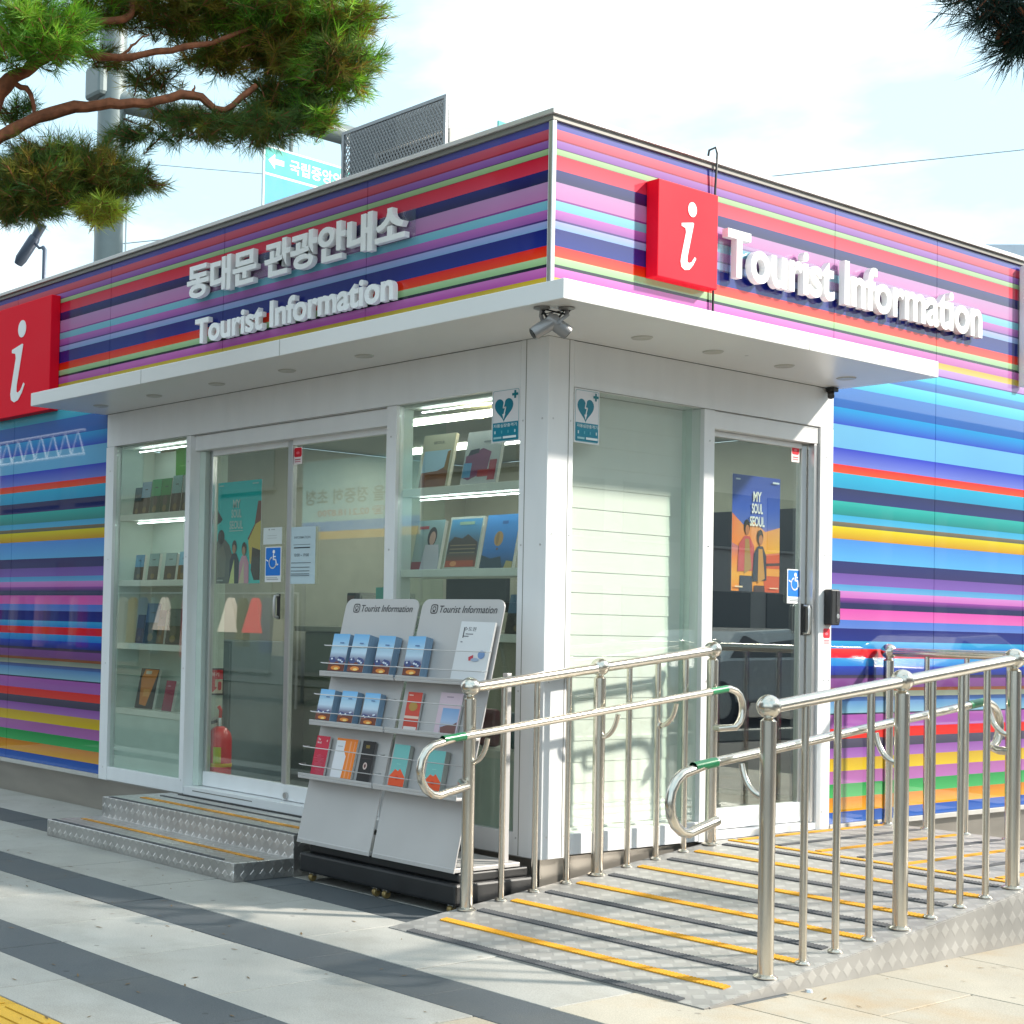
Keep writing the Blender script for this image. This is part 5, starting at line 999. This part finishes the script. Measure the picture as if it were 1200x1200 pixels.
# parked cars along the road on the sunlit side
def car(x, y, rz, col, label):
    t = thing('parked_car', label, 'car', (x, y, -.03), rz, 'cars parked on the road'); pm = mat('paint_' + str(col), col, .25, .1, coat=1); gm = mat('car_glass', (.02, .025, .03), .05)
    prof = [(-2.2, .35), (-2.25, .62), (-2.1, .85), (-1.35, .98), (-.75, 1.36), (.55, 1.42), (1.35, 1.02), (2.15, .92), (2.25, .6), (2.2, .32)]
    b = MB(); n = len(prof); vs = []
    for yy, k in ((-.88, 0), (.88, 1)):
        for px, pz in prof: vs.append((px, yy * (.82 if pz > 1.1 else 1), pz))
    b.mesh(vs, [tuple(range(n)), tuple(range(2 * n - 1, n - 1, -1))] + [(i, i + n, (i + 1) % n + n, (i + 1) % n) for i in range(n)], pm); b.build('body', t, bevel=.05)
    for s_ in (-1, 1):
        b = MB(); yy = s_ * .893; b.mesh([(-1.2, yy, .98), (1.2, yy, 1.02), (.55, s_ * .75, 1.34), (-.7, s_ * .75, 1.30)], [(0, 1, 2, 3)], gm); b.build('side_window', t)
    b = MB(); b.mesh([(1.33, -.78, 1.05), (1.33, .78, 1.05), (.62, .66, 1.40), (.62, -.66, 1.40)], [(0, 1, 2, 3)], gm); b.build('windscreen', t)
    for px in (-1.4, 1.4):
        for s_ in (-1, 1):
            b = MB(); b.lathe([(0, -.1), (.31, -.1), (.33, -.07), (.33, .07), (.31, .1), (0, .1)], RUB, (px, s_ * .82, .33), 20, 'Y'); wh = b.build('wheel', t, smooth=True); b = MB(); b.lathe([(0, s_ * .105), (.2, s_ * .105), (.21, s_ * .1)], SILV, (px, s_ * .82, .33), 16, 'Y'); b.build('rim', wh)
car(9.0, 14.5, R(90), (.55, .56, .58), 'silver white car parked on the road beyond the ramp'); car(9.0, 20.4, R(90), (.6, .6, .6), 'white car parked behind the silver one'); car(9.0, 8.6, R(90), (.04, .06, .12), 'dark blue car parked nearest the ramp')
kb = MB(); kb.box(6.4, -13, -.03, 6.6, 60, .10, CONC); tag(kb.build('kerb', bevel=.01), kind='structure')
shop(26, 60, 70, 12, 9.5, R(-90), (.45, .43, .42), 'pale office row across the wide road', 18)

ts = thing('lighting_truss', 'white lattice lighting truss across the street', 'truss', (-22.6, -9.2, 0))
b = MB()
for z in (4.35, 4.8): b.tube([(-3, 0, z), (3.4, 0, z)], .03, LETW, 6)
for i in range(14): b.tube([(-3 + i * .457, 0, 4.35), (-3 + i * .457 + .23, 0, 4.8), (-3 + (i + 1) * .457, 0, 4.35)], .02, LETW, 5)
b.build('lattice_beam', ts)
for x in (-3, .1): b = MB(); b.tube([(x, 0, 0), (x, 0, 4.8)], .05, LETW, 8); b.build('leg', ts)
rg = random.Random(12); b = MB(); LIT = mat('dry_litter', (.16, .10, .04), .9, var=.4)
for i in range(260):
    x = rg.uniform(-5.5, 3.2); y = rg.uniform(-3.4, -.95) if x < 1.6 else rg.uniform(-1.5, 1.1); a = rg.uniform(0, 6.28); l_ = rg.uniform(.006, .03); w2 = rg.uniform(.0012, .005)
    dx, dy = math.cos(a), math.sin(a); b.mesh([(x - dx * l_, y - dy * l_, .002), (x + dy * w2, y - dx * w2, .003), (x + dx * l_, y + dy * l_, .004), (x - dy * w2, y + dx * w2, .003)], [(0, 1, 2, 3)], LIT)
tag(b.build('leaf_litter', fixn=False), 'dry needles and leaf scraps scattered on the paving', 'litter', kind='stuff')

for a in (-2.6, -1.3): bx('canopy_seam', CN, a, -.5932, 2.692, a + .002, -.5915, 2.776, CHAN)
bx('canopy_seam', CN, .5915, 1.2, 2.692, .5932, 1.202, 2.776, CHAN)

sm = MB()
for x in (-3.83, -2.92, -1.07, -.15, -.03):
    for z in (.30, 1.0, 1.7, 2.3): sm.lathe([(0, -.0022), (.004, -.002), (.0052, .0)], SILV, (x, -.0062, z), 8, 'Y')
for y in (.03, .155, 1.24, 2.30, 2.35):
    for z in (.32, 1.05, 1.75, 2.3): sm.lathe([(0, .0022), (.004, .002), (.0052, .0)], SILV, (.0062, y, z), 8, 'X')
o = sm.build('frame_screws', KI, smooth=True); o['kind'] = 'stuff'
SEAL = mat('grey_sealant', (.34, .34, .33), .8)
se = MB(); se.box(-3.787, -.004, 2.4635, -1.032, .0, 2.4655, SEAL); se.box(.0045, .176, 2.4635, .0062, 2.244, 2.4655, SEAL); se.box(-3.885, -.0075, .2135, -.0, -.006, .2165, SEAL); se.build('sealant_line', KI)

# things on the reception counter
CT = .222 + 1.06
dp = thing('leaflet_dispenser', 'tall black dispenser standing on the reception counter inside', 'dispenser', (-3.12, 1.62, CT))
b = MB(); b.box(-.045, -.06, 0, .045, .06, .24, DARK); b.build('body', dp, bevel=.008); b = MB(); b.box(-.035, -.064, .10, .035, -.061, .22, mat('brown_panel', (.10, .035, .02), .5)); b.build('front_panel', dp)
for i, (x, n, lb) in enumerate(((-2.88, 3, 'stack of grey document trays on the reception counter beside the black dispenser'), (-2.55, 2, 'low stack of grey document trays at the right part of the reception counter'))):
    tr_ = thing('document_tray', lb, 'trays', (x, 1.68, CT))
    for k in range(n):
        b = MB(); z = k * .085; b.box(-.12, -.15, z, .12, .15, z + .008, mat('tray_grey', (.18, .20, .19), .5)); b.box(-.12, -.15, z + .009, -.112, .15, z + .07, MATS['tray_grey']); b.box(.112, -.15, z + .009, .12, .15, z + .07, MATS['tray_grey']); b.build('tray', tr_)
        b = MB(); b.box(-.10, -.14, z + .009, .10, .13, z + .03 + .01 * k, PAPER); b.build('paper_stack', tr_)
mo = thing('monitor', 'black computer monitor on the reception counter inside', 'monitor', (-2.2, 1.85, CT))
b = MB(); b.box(-.27, -.02, .12, .27, .02, .45, DARK); b.build('screen', mo, bevel=.006); b = MB(); b.box(-.03, -.01, .012, .03, .03, .13, DARK); b.box(-.11, -.08, 0, .11, .09, .011, DARK); b.build('stand', mo)
